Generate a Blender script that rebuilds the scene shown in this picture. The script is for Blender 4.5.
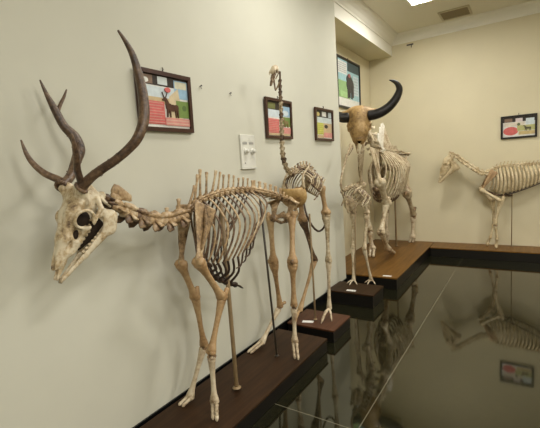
import bpy, math, random
import numpy as np
from mathutils import Vector, Matrix

for _o in list(bpy.data.objects):
    bpy.data.objects.remove(_o, do_unlink=True)
SC = bpy.context.scene
COL = SC.collection
random.seed(7)
RNG = np.random.default_rng(11)

# ------------------------------------------------------------------ camera
FOCAL = 390.12
cam_data = bpy.data.cameras.new('camera')
cam = bpy.data.objects.new('camera', cam_data)
COL.objects.link(cam)
cam_data.sensor_fit = 'HORIZONTAL'
cam_data.sensor_width = 36.0
cam_data.lens = FOCAL * 36.0 / 540.0
cam_data.clip_start = 0.05
cam.matrix_world = Matrix(((0.83488, -0.00912, 0.55035, 1.85100), (0.54648, 0.13333, -0.82679, 0.00000), (-0.06584, 0.99103, 0.11629, 1.50000), (0.00000, 0.00000, 0.00000, 1.00000)))
SC.camera = cam

# ------------------------------------------------------------------ world, view
world = bpy.data.worlds.new('world')
SC.world = world
world.use_nodes = True
world.node_tree.nodes['Background'].inputs[0].default_value = (0.9, 0.92, 1.0, 1)
world.node_tree.nodes['Background'].inputs[1].default_value = 0.1
SC.view_settings.view_transform = 'Standard'
SC.view_settings.look = 'None'
SC.view_settings.gamma = 1.0
SC.view_settings.use_curve_mapping = False
SC.view_settings.exposure = 0.08
LAMP_STRENGTH = 48.0
LAMP_COLOUR = (1.0, 0.965, 0.90)

UNSEEN_LAMP_POWER = 58.0
for _x, _y, _p in ((.95, 2.75, .46), (3.2, 3.3, .9), (3.2, .6, .9), (3.2, -2.2, 1), (5.6, 3.3, 1.2), (5.6, .6, 1.2), (5.6, -2.2, 1.2)):   # unseen lamps: the first makes the left wall's hotspot, the rest are added fill
    _l = bpy.data.lights.new('unseen_lamp', 'AREA')
    _l.shape = 'RECTANGLE'; _l.size = .4; _l.size_y = 1.0
    _l.energy = UNSEEN_LAMP_POWER*_p; _l.color = LAMP_COLOUR
    _o = bpy.data.objects.new('unseen_lamp', _l)
    _o.location = (_x, _y, 3.44)
    COL.objects.link(_o)

# ------------------------------------------------------------------ tools
def V(*a):
    return np.array(a[0] if len(a) == 1 else a, float)

def unit(v):
    v = np.asarray(v, float)
    n = np.linalg.norm(v)
    return v / n if n > 1e-12 else np.array([0., 0., 1.])

UP = V(0, 0, 1)

def root_of(o):
    p = np.zeros(3)
    while o is not None:
        p += np.array(o.location)
        o = o.parent
    return p

def tag(o, label=None, cat=None, group=None, kind=None):
    if label: o['label'] = label
    if cat: o['category'] = cat
    if group: o['group'] = group
    if kind: o['kind'] = kind
    return o

def empty(name, loc, label, cat, group=None):
    o = bpy.data.objects.new(name, None)
    o.empty_display_size = 0.1
    o.location = loc
    COL.objects.link(o)
    return tag(o, label, cat, group)

class MB:
    """collects shapes in world metres and links them as one mesh"""
    def __init__(self):
        self.v = []; self.f = []; self.s = []; self.m = []
    def add(self, verts, faces, smooth=True, mi=0):
        b = len(self.v)
        self.v.extend([tuple(map(float, p)) for p in verts])
        for q in faces:
            self.f.append([b + int(i) for i in q]); self.s.append(smooth); self.m.append(mi)
        return self
    def box(self, lo, hi, mi=0, bev=0.0):
        x0, y0, z0 = lo; x1, y1, z1 = hi
        if bev <= 0:
            vs = [(x0,y0,z0),(x1,y0,z0),(x1,y1,z0),(x0,y1,z0),(x0,y0,z1),(x1,y0,z1),(x1,y1,z1),(x0,y1,z1)]
            fs = [(0,3,2,1),(4,5,6,7),(0,1,5,4),(1,2,6,5),(2,3,7,6),(3,0,4,7)]
            return self.add(vs, fs, False, mi)
        b = bev; vs = []; idx = {}
        for ix, (xa, sx) in enumerate(((x0,1),(x1,-1))):
            for iy, (ya, sy) in enumerate(((y0,1),(y1,-1))):
                for iz, (za, sz) in enumerate(((z0,1),(z1,-1))):
                    for k in range(3):
                        p = [xa+sx*b, ya+sy*b, za+sz*b]
                        p[k] = (xa, ya, za)[k]
                        idx[(ix,iy,iz,k)] = len(vs); vs.append(p)
        fs = []
        I = lambda a,c,d,k: idx[(a,c,d,k)]
        fs.append([I(0,0,0,0),I(0,0,1,0),I(0,1,1,0),I(0,1,0,0)])
        fs.append([I(1,0,0,0),I(1,1,0,0),I(1,1,1,0),I(1,0,1,0)])
        fs.append([I(0,0,0,1),I(1,0,0,1),I(1,0,1,1),I(0,0,1,1)])
        fs.append([I(0,1,0,1),I(0,1,1,1),I(1,1,1,1),I(1,1,0,1)])
        fs.append([I(0,0,0,2),I(0,1,0,2),I(1,1,0,2),I(1,0,0,2)])
        fs.append([I(0,0,1,2),I(1,0,1,2),I(1,1,1,2),I(0,1,1,2)])
        for a in (0,1):
            for c in (0,1):
                q = [I(a,c,0,0),I(a,c,1,0),I(a,c,1,1),I(a,c,0,1)]
                fs.append(q if a != c else q[::-1])
                q = [I(a,0,c,2),I(a,1,c,2),I(a,1,c,0),I(a,0,c,0)]
                fs.append(q if a != c else q[::-1])
                q = [I(0,a,c,1),I(1,a,c,1),I(1,a,c,2),I(0,a,c,2)]
                fs.append(q if a != c else q[::-1])
        for a in (0,1):
            for c in (0,1):
                for d in (0,1):
                    q = [I(a,c,d,0),I(a,c,d,1),I(a,c,d,2)]
                    fs.append(q if (a+c+d) % 2 == 0 else q[::-1])
        return self.add(vs, fs, False, mi)
    def tube(self, pts, rad, seg=8, ref=None, mi=0, smooth=True, cap=True, sub=0):
        """rad: list of radius or (ra, rb); ra lies along ref"""
        P = np.array(pts, float)
        R = np.array([(r, r) if np.isscalar(r) else tuple(r) for r in rad], float)
        if sub > 1 and len(P) > 2:
            P, R = catmull(P, R, sub)
        n = len(P)
        T = np.zeros_like(P)
        T[1:-1] = P[2:] - P[:-2]; T[0] = P[1]-P[0]; T[-1] = P[-1]-P[-2]
        vs = []
        prev = None
        if ref is not None: prev = np.asarray(ref, float)
        for i in range(n):
            t = unit(T[i])
            if prev is None:
                prev = np.array([1.,0,0]) if abs(t[0]) < .8 else np.array([0,1.,0])
            base = np.asarray(ref, float) if ref is not None else prev
            a = base - t*np.dot(base, t)
            if np.linalg.norm(a) < 1e-4:
                a = prev - t*np.dot(prev, t)
            a = unit(a); prev = a
            b = np.cross(t, a)
            for k in range(seg):
                th = 2*math.pi*k/seg
                vs.append(P[i] + R[i,0]*math.cos(th)*a + R[i,1]*math.sin(th)*b)
        fs = []
        for i in range(n-1):
            for k in range(seg):
                k2 = (k+1) % seg
                fs.append((i*seg+k, i*seg+k2, (i+1)*seg+k2, (i+1)*seg+k))
        if cap:
            t0 = unit(T[0]); t1 = unit(T[-1])
            vs.append(P[0] - t0*min(R[0])*.5); c0 = len(vs)-1
            vs.append(P[-1] + t1*min(R[-1])*.5); c1 = len(vs)-1
            for k in range(seg):
                k2 = (k+1) % seg
                fs.append((c0, k2, k)); fs.append((c1, (n-1)*seg+k, (n-1)*seg+k2))
        return self.add(vs, fs, smooth, mi)
    def ell(self, c, r, ax=None, seg=10, rings=6, mi=0):
        """ellipsoid; ax = 3 axis rows"""
        c = np.asarray(c, float)
        r = (r, r, r) if np.isscalar(r) else r
        A = np.eye(3) if ax is None else np.array(ax, float)
        vs = [c + A[2]*r[2]]
        for i in range(1, rings):
            ph = math.pi*i/rings
            for k in range(seg):
                th = 2*math.pi*k/seg
                vs.append(c + A[0]*r[0]*math.sin(ph)*math.cos(th) + A[1]*r[1]*math.sin(ph)*math.sin(th) + A[2]*r[2]*math.cos(ph))
        vs.append(c - A[2]*r[2])
        fs = []
        L = len(vs)-1
        for k in range(seg):
            k2 = (k+1) % seg
            fs.append((0, 1+k, 1+k2))
            for i in range(rings-2):
                a = 1+i*seg
                fs.append((a+k, a+seg+k, a+seg+k2, a+k2))
            a = 1+(rings-2)*seg
            fs.append((a+k, L, a+k2))
        if np.dot(np.cross(A[0], A[1]), A[2]) < 0: fs = [q[::-1] for q in fs]
        return self.add(vs, fs, True, mi)
    def prism(self, poly, d, mi=0):
        """poly: planar 3D points, extruded by vector d"""
        n = len(poly); d = np.asarray(d, float)
        vs = [np.asarray(p, float) for p in poly] + [np.asarray(p, float)+d for p in poly]
        nrm = sum(np.cross(vs[i]-vs[0], vs[(i+1) % n]-vs[0]) for i in range(n))
        fs = [list(range(n)), list(range(2*n-1, n-1, -1))]
        for i in range(n):
            j = (i+1) % n
            fs.append([j, i, n+i, n+j])
        if np.dot(nrm, d) > 0: fs = [q[::-1] for q in fs]
        return self.add(vs, fs, False, mi)
    def build(self, name, mats, parent=None):
        off = root_of(parent) if parent is not None else np.zeros(3)
        me = bpy.data.meshes.new(name)
        me.from_pydata([tuple(np.array(p)-off) for p in self.v], [], self.f)
        me.polygons.foreach_set('use_smooth', self.s)
        mats = mats if isinstance(mats, (list, tuple)) else [mats]
        for m in mats: me.materials.append(m)
        me.polygons.foreach_set('material_index', self.m)
        me.update()
        o = bpy.data.objects.new(name, me)
        COL.objects.link(o)
        if parent is not None: o.parent = parent
        return o

def recentre(o, loc):
    """moves a top-level mesh's origin to loc, its shape stays put"""
    loc = Vector(loc)
    o.data.transform(Matrix.Translation(-loc)); o.location = loc
    return o

def catmull(P, R, sub):
    n = len(P); op = []; orr = []
    for i in range(n-1):
        p0 = P[max(i-1, 0)]; p1 = P[i]; p2 = P[i+1]; p3 = P[min(i+2, n-1)]
        for s in range(sub):
            t = s/sub
            op.append(.5*((2*p1)+(-p0+p2)*t+(2*p0-5*p1+4*p2-p3)*t*t+(-p0+3*p1-3*p2+p3)*t**3))
            orr.append(R[i]*(1-t)+R[i+1]*t)
    op.append(P[-1]); orr.append(R[-1])
    return np.array(op), np.array(orr)

def path_sample(pts, n):
    """n points at equal steps along a smooth path, with tangents"""
    P = np.array(pts, float)
    if len(P) > 2:
        P, _ = catmull(P, np.ones((len(P), 1)), 10)
    d = np.r_[0, np.cumsum(np.linalg.norm(np.diff(P, axis=0), axis=1))]
    s = np.linspace(0, d[-1], n)
    Q = np.array([np.interp(s, d, P[:, k]) for k in range(3)]).T
    T = np.gradient(Q, axis=0)
    return Q, np.array([unit(t) for t in T]), d[-1]/max(n-1, 1)

# signed-distance solids turned into meshes (for skulls and other rounded bones)
class Solid:
    def __init__(self): self.ops = []
    def cap(self, a, b, ra, rb=None, k=.012, ys=1.0, sub=False):
        a = V(a); b = V(b); rb = ra if rb is None else rb
        def f(X, Y, Z):
            ax, ay, az = a; Y2 = Y*ys
            dx, dy, dz = b[0]-ax, (b[1]-ay)*ys, b[2]-az
            L = dx*dx+dy*dy+dz*dz+1e-12
            t = np.clip(((X-ax)*dx+(Y2-ay*ys)*dy+(Z-az)*dz)/L, 0, 1)
            return np.sqrt((X-ax-t*dx)**2+(Y2-ay*ys-t*dy)**2+(Z-az-t*dz)**2)-(ra+(rb-ra)*t)
        self.ops.append((f, k, sub)); return self
    def ell(self, c, r, k=.012, sub=False, rot=0.0):
        c = V(c); cr, sr = math.cos(rot), math.sin(rot)
        def f(X, Y, Z):
            x0 = X-c[0]; z0 = Z-c[2]
            x = (x0*cr+z0*sr)/r[0]; z = (-x0*sr+z0*cr)/r[2]; y = (Y-c[1])/r[1]
            k0 = np.sqrt(x*x+y*y+z*z); k1 = np.sqrt((x/r[0])**2+(y/r[1])**2+(z/r[2])**2)+1e-9
            return k0*(k0-1)/k1
        self.ops.append((f, k, sub)); return self
    def ring(self, c, R, r, k=.006, tilt=0.0):
        """torus facing +y, tilted about z"""
        c = V(c); ct, st = math.cos(tilt), math.sin(tilt)
        def f(X, Y, Z):
            x0 = X-c[0]; y0 = Y-c[1]
            x = x0*ct+y0*st; y = -x0*st+y0*ct; z = Z-c[2]
            return np.sqrt((np.sqrt(x*x+z*z)-R)**2+y*y)-r
        self.ops.append((f, k, False)); return self
    def mesh(self, lo, hi, h, mb, O, F, L, U, scale=1.0, st=(1, 1, 1)):
        lo = V(lo); hi = V(hi)
        n = np.ceil((hi-lo)/h).astype(int)+1
        ax = [lo[i]+h*np.arange(n[i]) for i in range(3)]
        X, Y, Z = np.meshgrid(*ax, indexing='ij')
        Y = np.abs(Y)
        D = np.full(X.shape, 1.0)
        for f, k, sub in self.ops:
            d = f(X, Y, Z)
            if sub:
                hh = np.clip(.5-.5*(D+d)/k, 0, 1)
                D = D*(1-hh)+(-d)*hh + k*hh*(1-hh)
            else:
                hh = np.clip(.5+.5*(D-d)/k, 0, 1)
                D = D*(1-hh)+d*hh - k*hh*(1-hh)
        vs, fs = surface_net(D, lo, h)
        O = V(O); F = unit(F); L = unit(L); U = unit(U)
        vs = vs*V(st)
        W = O + scale*(vs[:, :1]*F + vs[:, 1:2]*L + vs[:, 2:3]*U)
        if np.dot(np.cross(F, L), U) < 0: fs = fs[:, ::-1]
        mb.add(W, fs.tolist())
        return mb

def surface_net(D, lo, h):
    s = D < 0
    nx, ny, nz = D.shape
    c = np.zeros((nx-1, ny-1, nz-1), int)
    for i in (0, 1):
        for j in (0, 1):
            for k in (0, 1):
                c += s[i:nx-1+i, j:ny-1+j, k:nz-1+k]
    I = np.argwhere((c > 0) & (c < 8))
    num = -np.ones(c.shape, int); num[tuple(I.T)] = np.arange(len(I))
    acc = np.zeros((len(I), 3)); cnt = np.zeros(len(I))
    for axn in range(3):
        o1, o2 = [a for a in range(3) if a != axn]
        for a in (0, 1):
            for b in (0, 1):
                p = I.copy(); p[:, o1] += a; p[:, o2] += b
                q = p.copy(); q[:, axn] += 1
                d0 = D[tuple(p.T)]; d1 = D[tuple(q.T)]
                m = (d0 < 0) != (d1 < 0)
                t = np.where(m, d0/np.where(m, d0-d1, 1), 0)
                pt = p.astype(float); pt[:, axn] += t
                acc[m] += pt[m]; cnt[m] += 1
    vs = lo + h*acc/cnt[:, None]
    faces = []
    for axn in range(3):
        o1 = (axn+1) % 3; o2 = (axn+2) % 3
        sl0 = [slice(None)]*3; sl1 = [slice(None)]*3
        sl0[axn] = slice(0, -1); sl1[axn] = slice(1, None)
        e = s[tuple(sl0)] != s[tuple(sl1)]
        E = np.argwhere(e)
        ok = (E[:, o1] > 0) & (E[:, o2] > 0) & (E[:, o1] < D.shape[o1]-1) & (E[:, o2] < D.shape[o2]-1)
        E = E[ok]
        ins = s[tuple(E.T)]
        quad = []
        for a, b in ((-1,-1),(0,-1),(0,0),(-1,0)):
            q = E.copy(); q[:, o1] += a; q[:, o2] += b
            quad.append(num[tuple(q.T)])
        Q = np.stack(quad, 1)
        Q[~ins] = Q[~ins][:, ::-1]
        faces.append(Q)
    return vs, np.concatenate(faces)

# ------------------------------------------------------------------ materials
def nodes_of(name):
    m = bpy.data.materials.new(name); m.use_nodes = True
    nt = m.node_tree
    return m, nt, nt.nodes['Principled BSDF']

def noise(nt, scale, detail=4, coord='Object', rough=.6, stretch=None):
    tc = nt.nodes.new('ShaderNodeTexCoord')
    n = nt.nodes.new('ShaderNodeTexNoise')
    n.inputs['Scale'].default_value = scale; n.inputs['Detail'].default_value = detail
    n.inputs['Roughness'].default_value = rough
    if stretch:
        mp = nt.nodes.new('ShaderNodeMapping'); mp.inputs['Scale'].default_value = stretch
        nt.links.new(tc.outputs[coord], mp.inputs['Vector']); nt.links.new(mp.outputs[0], n.inputs['Vector'])
    else:
        nt.links.new(tc.outputs[coord], n.inputs['Vector'])
    return n

def ramp(nt, src, stops):
    r = nt.nodes.new('ShaderNodeValToRGB')
    e = r.color_ramp.elements
    while len(e) > 1: e.remove(e[-1])
    e[0].position = stops[0][0]; e[0].color = (*stops[0][1], 1)
    for p, c in stops[1:]:
        x = e.new(p); x.color = (*c, 1)
    nt.links.new(src, r.inputs[0])
    return r

def plain(name, col, rough=.5, spec=.5, vary=0.0, scale=6.0, bump=0.0, bscale=60, metal=0.0):
    m, nt, b = nodes_of(name)
    b.inputs['Base Color'].default_value = (*col, 1)
    b.inputs['Roughness'].default_value = rough
    b.inputs['Specular IOR Level'].default_value = spec
    b.inputs['Metallic'].default_value = metal
    if vary > 0:
        n = noise(nt, scale)
        r = ramp(nt, n.outputs['Fac'], [(.3, tuple(c*(1-vary) for c in col)), (.7, tuple(min(1, c*(1+vary)) for c in col))])
        nt.links.new(r.outputs[0], b.inputs['Base Color'])
    if bump > 0:
        n2 = noise(nt, bscale)
        bp = nt.nodes.new('ShaderNodeBump'); bp.inputs['Strength'].default_value = bump; bp.inputs['Distance'].default_value = .004
        nt.links.new(n2.outputs['Fac'], bp.inputs['Height']); nt.links.new(bp.outputs[0], b.inputs['Normal'])
    return m

def bone_mat(name, light, mid, dark, s1=9.0, s2=38.0, pos=(.36, .50, .66), rough=.5):
    """old mounted bone: cream with tan and brown staining, fine pores"""
    m, nt, b = nodes_of(name)
    n1 = noise(nt, s1, 5); n2 = noise(nt, s2, 6)
    mx = nt.nodes.new('ShaderNodeMath'); mx.operation = 'MULTIPLY_ADD'
    nt.links.new(n2.outputs['Fac'], mx.inputs[0]); mx.inputs[1].default_value = .45
    ad = nt.nodes.new('ShaderNodeMath'); ad.operation = 'MULTIPLY'
    nt.links.new(n1.outputs['Fac'], ad.inputs[0]); ad.inputs[1].default_value = .55
    nt.links.new(ad.outputs[0], mx.inputs[2])
    r = ramp(nt, mx.outputs[0], [(pos[0], light), (pos[1], mid), (pos[2], dark)])
    nt.links.new(r.outputs[0], b.inputs['Base Color'])
    b.inputs['Roughness'].default_value = rough
    bp = nt.nodes.new('ShaderNodeBump'); bp.inputs['Strength'].default_value = .35; bp.inputs['Distance'].default_value = .004
    nt.links.new(n2.outputs['Fac'], bp.inputs['Height']); nt.links.new(bp.outputs[0], b.inputs['Normal'])
    return m

def wood_mat(name, a, b_, rough=.35, stretch=(14, 1.2, 14)):
    m, nt, b = nodes_of(name)
    n = noise(nt, 2.2, 6, stretch=stretch)
    r = ramp(nt, n.outputs['Fac'], [(.3, a), (.7, b_)])
    nt.links.new(r.outputs[0], b.inputs['Base Color'])
    b.inputs['Roughness'].default_value = rough
    b.inputs['Specular IOR Level'].default_value = .14
    return m

M = {}
M['wall_white'] = plain('wall_white_paint', (.60, .595, .505), .75, .25, .03, 1.6, .05, 90)
M['wall_cream'] = plain('wall_cream_paint', (.67, .61, .43), .75, .25, .03, 1.4, .05, 90)
M['ceiling'] = plain('ceiling_paint', (.72, .68, .55), .8, .2, .02, 1.0)
M['cornice'] = plain('cornice_paint', (.82, .80, .71), .6, .3)
M['black_skirting'] = plain('black_granite_skirting', (.006, .006, .006), .25, .4)
M['platform_black'] = plain('platform_black_paint', (.008, .007, .006), .35, .4)
M['wood_dark'] = wood_mat('dark_walnut_top', (.022, .011, .005), (.048, .023, .010), .45)
M['wood_red'] = wood_mat('reddish_wood_top', (.055, .022, .011), (.105, .045, .024), .42)
M['wood_lit'] = wood_mat('brown_wood_lit_top', (.12, .055, .013), (.21, .105, .026), .36)  # same wood as the dark tops, the brighter light on it put into the colour
M['bone_deer'] = bone_mat('deer_bone', (.66, .56, .39), (.40, .27, .14), (.08, .045, .022), 6, 55, (.33, .49, .65))
M['bone_skull'] = bone_mat('deer_skull_bone', (.70, .62, .46), (.50, .38, .22), (.09, .05, .028), 10, 60, (.46, .56, .68))
M['bone_leg'] = bone_mat('tan_leg_bone', (.56, .41, .23), (.36, .22, .10), (.10, .05, .025), 5, 50, (.30, .54, .76))
M['bone_joint'] = bone_mat('joint_bone', (.42, .30, .16), (.24, .145, .07), (.05, .028, .014), 9, 60, (.36, .5, .64))
M['bone_pale'] = bone_mat('pale_bone', (.70, .63, .48), (.58, .48, .33), (.25, .16, .09))
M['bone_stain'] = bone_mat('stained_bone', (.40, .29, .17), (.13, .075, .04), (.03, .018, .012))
M['bone_white'] = bone_mat('white_bone', (.86, .84, .77), (.78, .74, .64), (.50, .42, .30))  # near-white bone for the buffalo's front hump spines
M['shade_fill'] = plain('residue_shade_fill', (.022, .014, .009), .8, .2, .4, 40, .6, 80)  # near-black fill for skull hollows, residue and shade in one colour
M['cartilage'] = bone_mat('dark_dried_cartilage', (.12, .07, .04), (.045, .026, .016), (.012, .008, .006))
M['bone_ochre'] = bone_mat('ochre_bone', (.55, .38, .17), (.40, .25, .09), (.16, .08, .03))
M['bone_buffalo'] = bone_mat('buffalo_bone', (.72, .66, .50), (.52, .42, .27), (.17, .10, .05))
M['bone_buffskull'] = bone_mat('buffalo_skull_bone', (.54, .37, .16), (.38, .24, .09), (.14, .08, .03), 8, 30)
M['bone_pony'] = bone_mat('pony_bone', (.72, .62, .42), (.50, .39, .22), (.14, .085, .04), 7, 45, (.38, .54, .68))
M['bone_bird'] = bone_mat('bird_bone', (.64, .56, .40), (.38, .29, .17), (.09, .055, .03), 7, 45, (.38, .52, .66))
M['tooth'] = plain('tooth_enamel', (.46, .37, .24), .3, .5, .15, 30)
M['antler'] = bone_mat('antler', (.27, .18, .105), (.105, .062, .036), (.022, .012, .008), 10, 60, (.34, .5, .64), .4)
M['horn'] = plain('black_horn', (.012, .010, .009), .38, .4, .4, 20, .5, 40)
M['rod'] = plain('tarnished_rod', (.27, .19, .10), .45, .5, .25, 12)
M['rod_dark'] = plain('dark_steel_rod', (.045, .036, .025), .4, .5, .2, 12)
M['frame'] = plain('frame_wood', (.050, .018, .010), .35, .5, .3, 12)
M['frame_black'] = plain('frame_black_wood', (.015, .011, .009), .35, .5)
M['paper'] = plain('white_paper', (.75, .74, .70), .6, .3)
M['plastic_white'] = plain('white_switch_plastic', (.72, .72, .66), .35, .5)
M['plastic_grey'] = plain('grey_switch_plastic', (.36, .36, .34), .4, .5)
M['nail'] = plain('dark_nail', (.05, .045, .04), .4, .5)
M['grille'] = plain('vent_slat', (.22, .17, .09), .5, .3)
M['vent_dark'] = plain('vent_inside', (.02, .017, .012), .8, .1)
M['vent_frame'] = plain('vent_frame', (.50, .44, .30), .5, .3)

def floor_mat():
    m, nt, b = nodes_of('polished_black_granite')
    tc = nt.nodes.new('ShaderNodeTexCoord')
    sp = nt.nodes.new('ShaderNodeSeparateXYZ'); nt.links.new(tc.outputs['Object'], sp.inputs[0])
    def seam(out, pos, period):
        a = nt.nodes.new('ShaderNodeMath'); a.operation = 'ADD'; nt.links.new(sp.outputs[out], a.inputs[0]); a.inputs[1].default_value = 20*period-pos+period/2
        mo = nt.nodes.new('ShaderNodeMath'); mo.operation = 'MODULO'; nt.links.new(a.outputs[0], mo.inputs[0]); mo.inputs[1].default_value = period
        s = nt.nodes.new('ShaderNodeMath'); s.operation = 'SUBTRACT'; nt.links.new(mo.outputs[0], s.inputs[0]); s.inputs[1].default_value = period/2
        ab = nt.nodes.new('ShaderNodeMath'); ab.operation = 'ABSOLUTE'; nt.links.new(s.outputs[0], ab.inputs[0])
        lt = nt.nodes.new('ShaderNodeMath'); lt.operation = 'LESS_THAN'; nt.links.new(ab.outputs[0], lt.inputs[0]); lt.inputs[1].default_value = .0028
        return lt
    s1 = seam('X', 1.062, 2.4); s2 = seam('Y', 1.925, 5.2)
    mx = nt.nodes.new('ShaderNodeMath'); mx.operation = 'MAXIMUM'
    nt.links.new(s1.outputs[0], mx.inputs[0]); nt.links.new(s2.outputs[0], mx.inputs[1])
    n = noise(nt, 30, 6)
    r = ramp(nt, n.outputs['Fac'], [(.35, (.006, .006, .003)), (.75, (.020, .019, .009))])
    mix = nt.nodes.new('ShaderNodeMix'); mix.data_type = 'RGBA'
    nt.links.new(mx.outputs[0], mix.inputs['Factor']); nt.links.new(r.outputs[0], mix.inputs['A'])
    mix.inputs['B'].default_value = (.14, .13, .09, 1)
    nt.links.new(mix.outputs['Result'], b.inputs['Base Color'])
    n2 = noise(nt, 3.0, 3)
    rr = ramp(nt, n2.outputs['Fac'], [(.3, (.03,)*3), (.75, (.075,)*3)])
    nt.links.new(rr.outputs[0], b.inputs['Roughness'])
    b.inputs['IOR'].default_value = 1.75
    b.inputs['Specular Tint'].default_value = (1.0, .97, .78, 1)
    return m
M['floor'] = floor_mat()

def lamp_mat():
    m, nt, b = nodes_of('lit_diffuser')
    b.inputs['Base Color'].default_value = (.9, .9, .88, 1)
    b.inputs['Emission Color'].default_value = (*LAMP_COLOUR, 1)
    b.inputs['Emission Strength'].default_value = LAMP_STRENGTH
    return m
M['lamp'] = lamp_mat()

# ------------------------------------------------------------------ the room
DY = 6.65; NX = -.385; NY = 4.375; CZ = 3.46; BZ = 3.165; RX = 7.0; RY = -5.0
def struct(name, mb, mat):
    return tag(mb.build(name, mat), kind='structure')
struct('floor', MB().box((NX-.2, RY-.2, -.12), (RX+.2, DY+.2, 0)), M['floor'])
struct('ceiling', MB().box((NX-.2, RY-.2, CZ), (RX+.2, DY+.2, CZ+.12)), M['ceiling'])
struct('wall_left', MB().box((NX-.2, RY-.2, 0), (0, NY, CZ)), M['wall_white'])
struct('wall_niche', MB().box((NX-.2, NY, 0), (NX, DY, CZ)), M['wall_cream'])
struct('wall_back', MB().box((NX-.2, DY, 0), (RX+.2, DY+.2, CZ)), M['wall_cream'])
struct('wall_right', MB().box((RX, RY-.2, 0), (RX+.2, DY, CZ)), M['wall_cream'])
struct('wall_front', MB().box((0, RY-.2, 0), (RX, RY, CZ)), M['wall_cream'])
_b = MB().box((NX, NY, BZ), (0, DY, CZ)); _b.m = [1, 0, 0, 0, 0, 0]         # the boxed beam over the niche, its underside painted like the niche
struct('trim_1', _b, [M['cornice'], M['wall_cream']])
struct('baseboard_left', MB().box((0, RY, 0), (.012, NY, .1)), M['black_skirting'])

def cornice(name, a, b, inward):
    """cove moulding along a-b at the ceiling"""
    prof = [(0, -.135), (.012, -.135), (.016, -.115), (.03, -.10), (.05, -.07), (.085, -.04), (.105, -.03), (.118, -.026), (.13, -.012), (.135, 0), (0, 0)]
    a = V(a); b = V(b); inward = V(inward)
    mb = MB()
    vs = [a + inward*p + UP*q for p, q in prof] + [b + inward*p + UP*q for p, q in prof]
    n = len(prof); d = unit(b-a)
    flip = np.dot(np.cross(d, inward), UP) < 0
    for i in range(n):
        j = (i+1) % n
        q = (i, j, n+j, n+i)
        mb.add([vs[k] for k in q], [(0, 3, 2, 1) if not flip else (0, 1, 2, 3)], False)
    mb.add(vs[:n], [list(range(n))], False); mb.add(vs[n:], [list(range(n))[::-1]], False)
    return struct(name, mb, M['cornice'])
cornice('trim_2', (0, RY, CZ), (0, DY, CZ), (1, 0, 0))
cornice('trim_3', (0, DY, CZ), (RX, DY, CZ), (0, -1, 0))
cornice('trim_4', (RX, RY, CZ), (RX, DY, CZ), (-1, 0, 0))
cornice('trim_5', (0, RY, CZ), (RX, RY, CZ), (0, 1, 0))

# ceiling lights: recessed panels that light the room
def ceiling_light(x, y, sx, sy, label):
    t = empty('ceiling_light', (x, y, CZ), label, 'ceiling light')
    f = MB()
    w = .025
    for lo, hi in (((x-sx-w, y-sy-w), (x+sx+w, y-sy)), ((x-sx-w, y+sy), (x+sx+w, y+sy+w)), ((x-sx-w, y-sy), (x-sx, y+sy)), ((x+sx, y-sy), (x+sx+w, y+sy))):
        f.box((lo[0], lo[1], CZ-.014), (hi[0], hi[1], CZ-.0005))
    f.build('frame', M['cornice'], t)
    MB().box((x-sx, y-sy, CZ-.010), (x+sx, y+sy, CZ-.001)).build('diffuser', M['lamp'], t)
    return t
ceiling_light(.80, 5.18, .2, .3, 'lit ceiling panel near the niche, cut by the top of the photo')

# air vent by the back cornice
def vent(x0, x1, y0, y1):
    t = empty('air_vent', ((x0+x1)/2, (y0+y1)/2, CZ), 'brown slatted air vent in the ceiling near the back wall', 'air vent')
    w = .025; f = MB()
    f.box((x0, y0, CZ-.016), (x1, y0+w, CZ-.0005)); f.box((x0, y1-w, CZ-.016), (x1, y1, CZ-.0005))
    f.box((x0, y0+w, CZ-.016), (x0+w, y1-w, CZ-.0005)); f.box((x1-w, y0+w, CZ-.016), (x1, y1-w, CZ-.0005))
    f.build('frame', M['vent_frame'], t)
    MB().box((x0+w, y0+w, CZ-.004), (x1-w, y1-w, CZ-.0005)).build('duct_opening', M['vent_dark'], t)
    n = 6
    s = MB()
    for i in range(n):
        y = y0+w+(i+.5)*(y1-y0-2*w)/n
        s.prism([(x0+w, y-.012, CZ-.005), (x0+w, y-.009, CZ-.005), (x0+w, y+.016, CZ-.014), (x0+w, y+.013, CZ-.014)], (x1-x0-2*w, 0, 0))
    s.build('louvre', M['grille'], t)
vent(.80, 1.19, 6.03, 6.41)

# ------------------------------------------------------------------ platforms
def platform(lo, hi, h, top_mat, label):
    t = empty('display_platform', ((lo[0]+hi[0])/2, (lo[1]+hi[1])/2, 0), label, 'platform', 'low display platforms')
    MB().box((lo[0]+.004, lo[1]+.004, 0), (hi[0]-.004, hi[1]-.004, h-.016), bev=.003).build('base', M['platform_black'], t)
    MB().box((lo[0], lo[1], h-.016), (hi[0], hi[1], h), bev=.002).build('top', top_mat, t)
    return t
H1 = .11; H3 = .14
platform((.05, .60), (.515, 2.72), H1, M['wood_dark'], 'long dark brown platform under the antlered deer skeleton')
platform((.05, 2.87), (.505, 3.24), H1, M['wood_red'], 'small brown platform under the tall ostrich skeleton')
platform((.03, 3.76), (.545, 4.113), H3, M['wood_dark'], 'small dark platform under the little wading bird skeleton')
platform((NX+.005, 4.435), (.60, DY-.01), H3, M['wood_lit'], 'wide brown platform in the niche under the horned buffalo skeleton')
platform((.61, 6.21), (3.3, DY-.01), H3, M['wood_lit'], 'long brown platform against the back wall under the pony skeleton')

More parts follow.
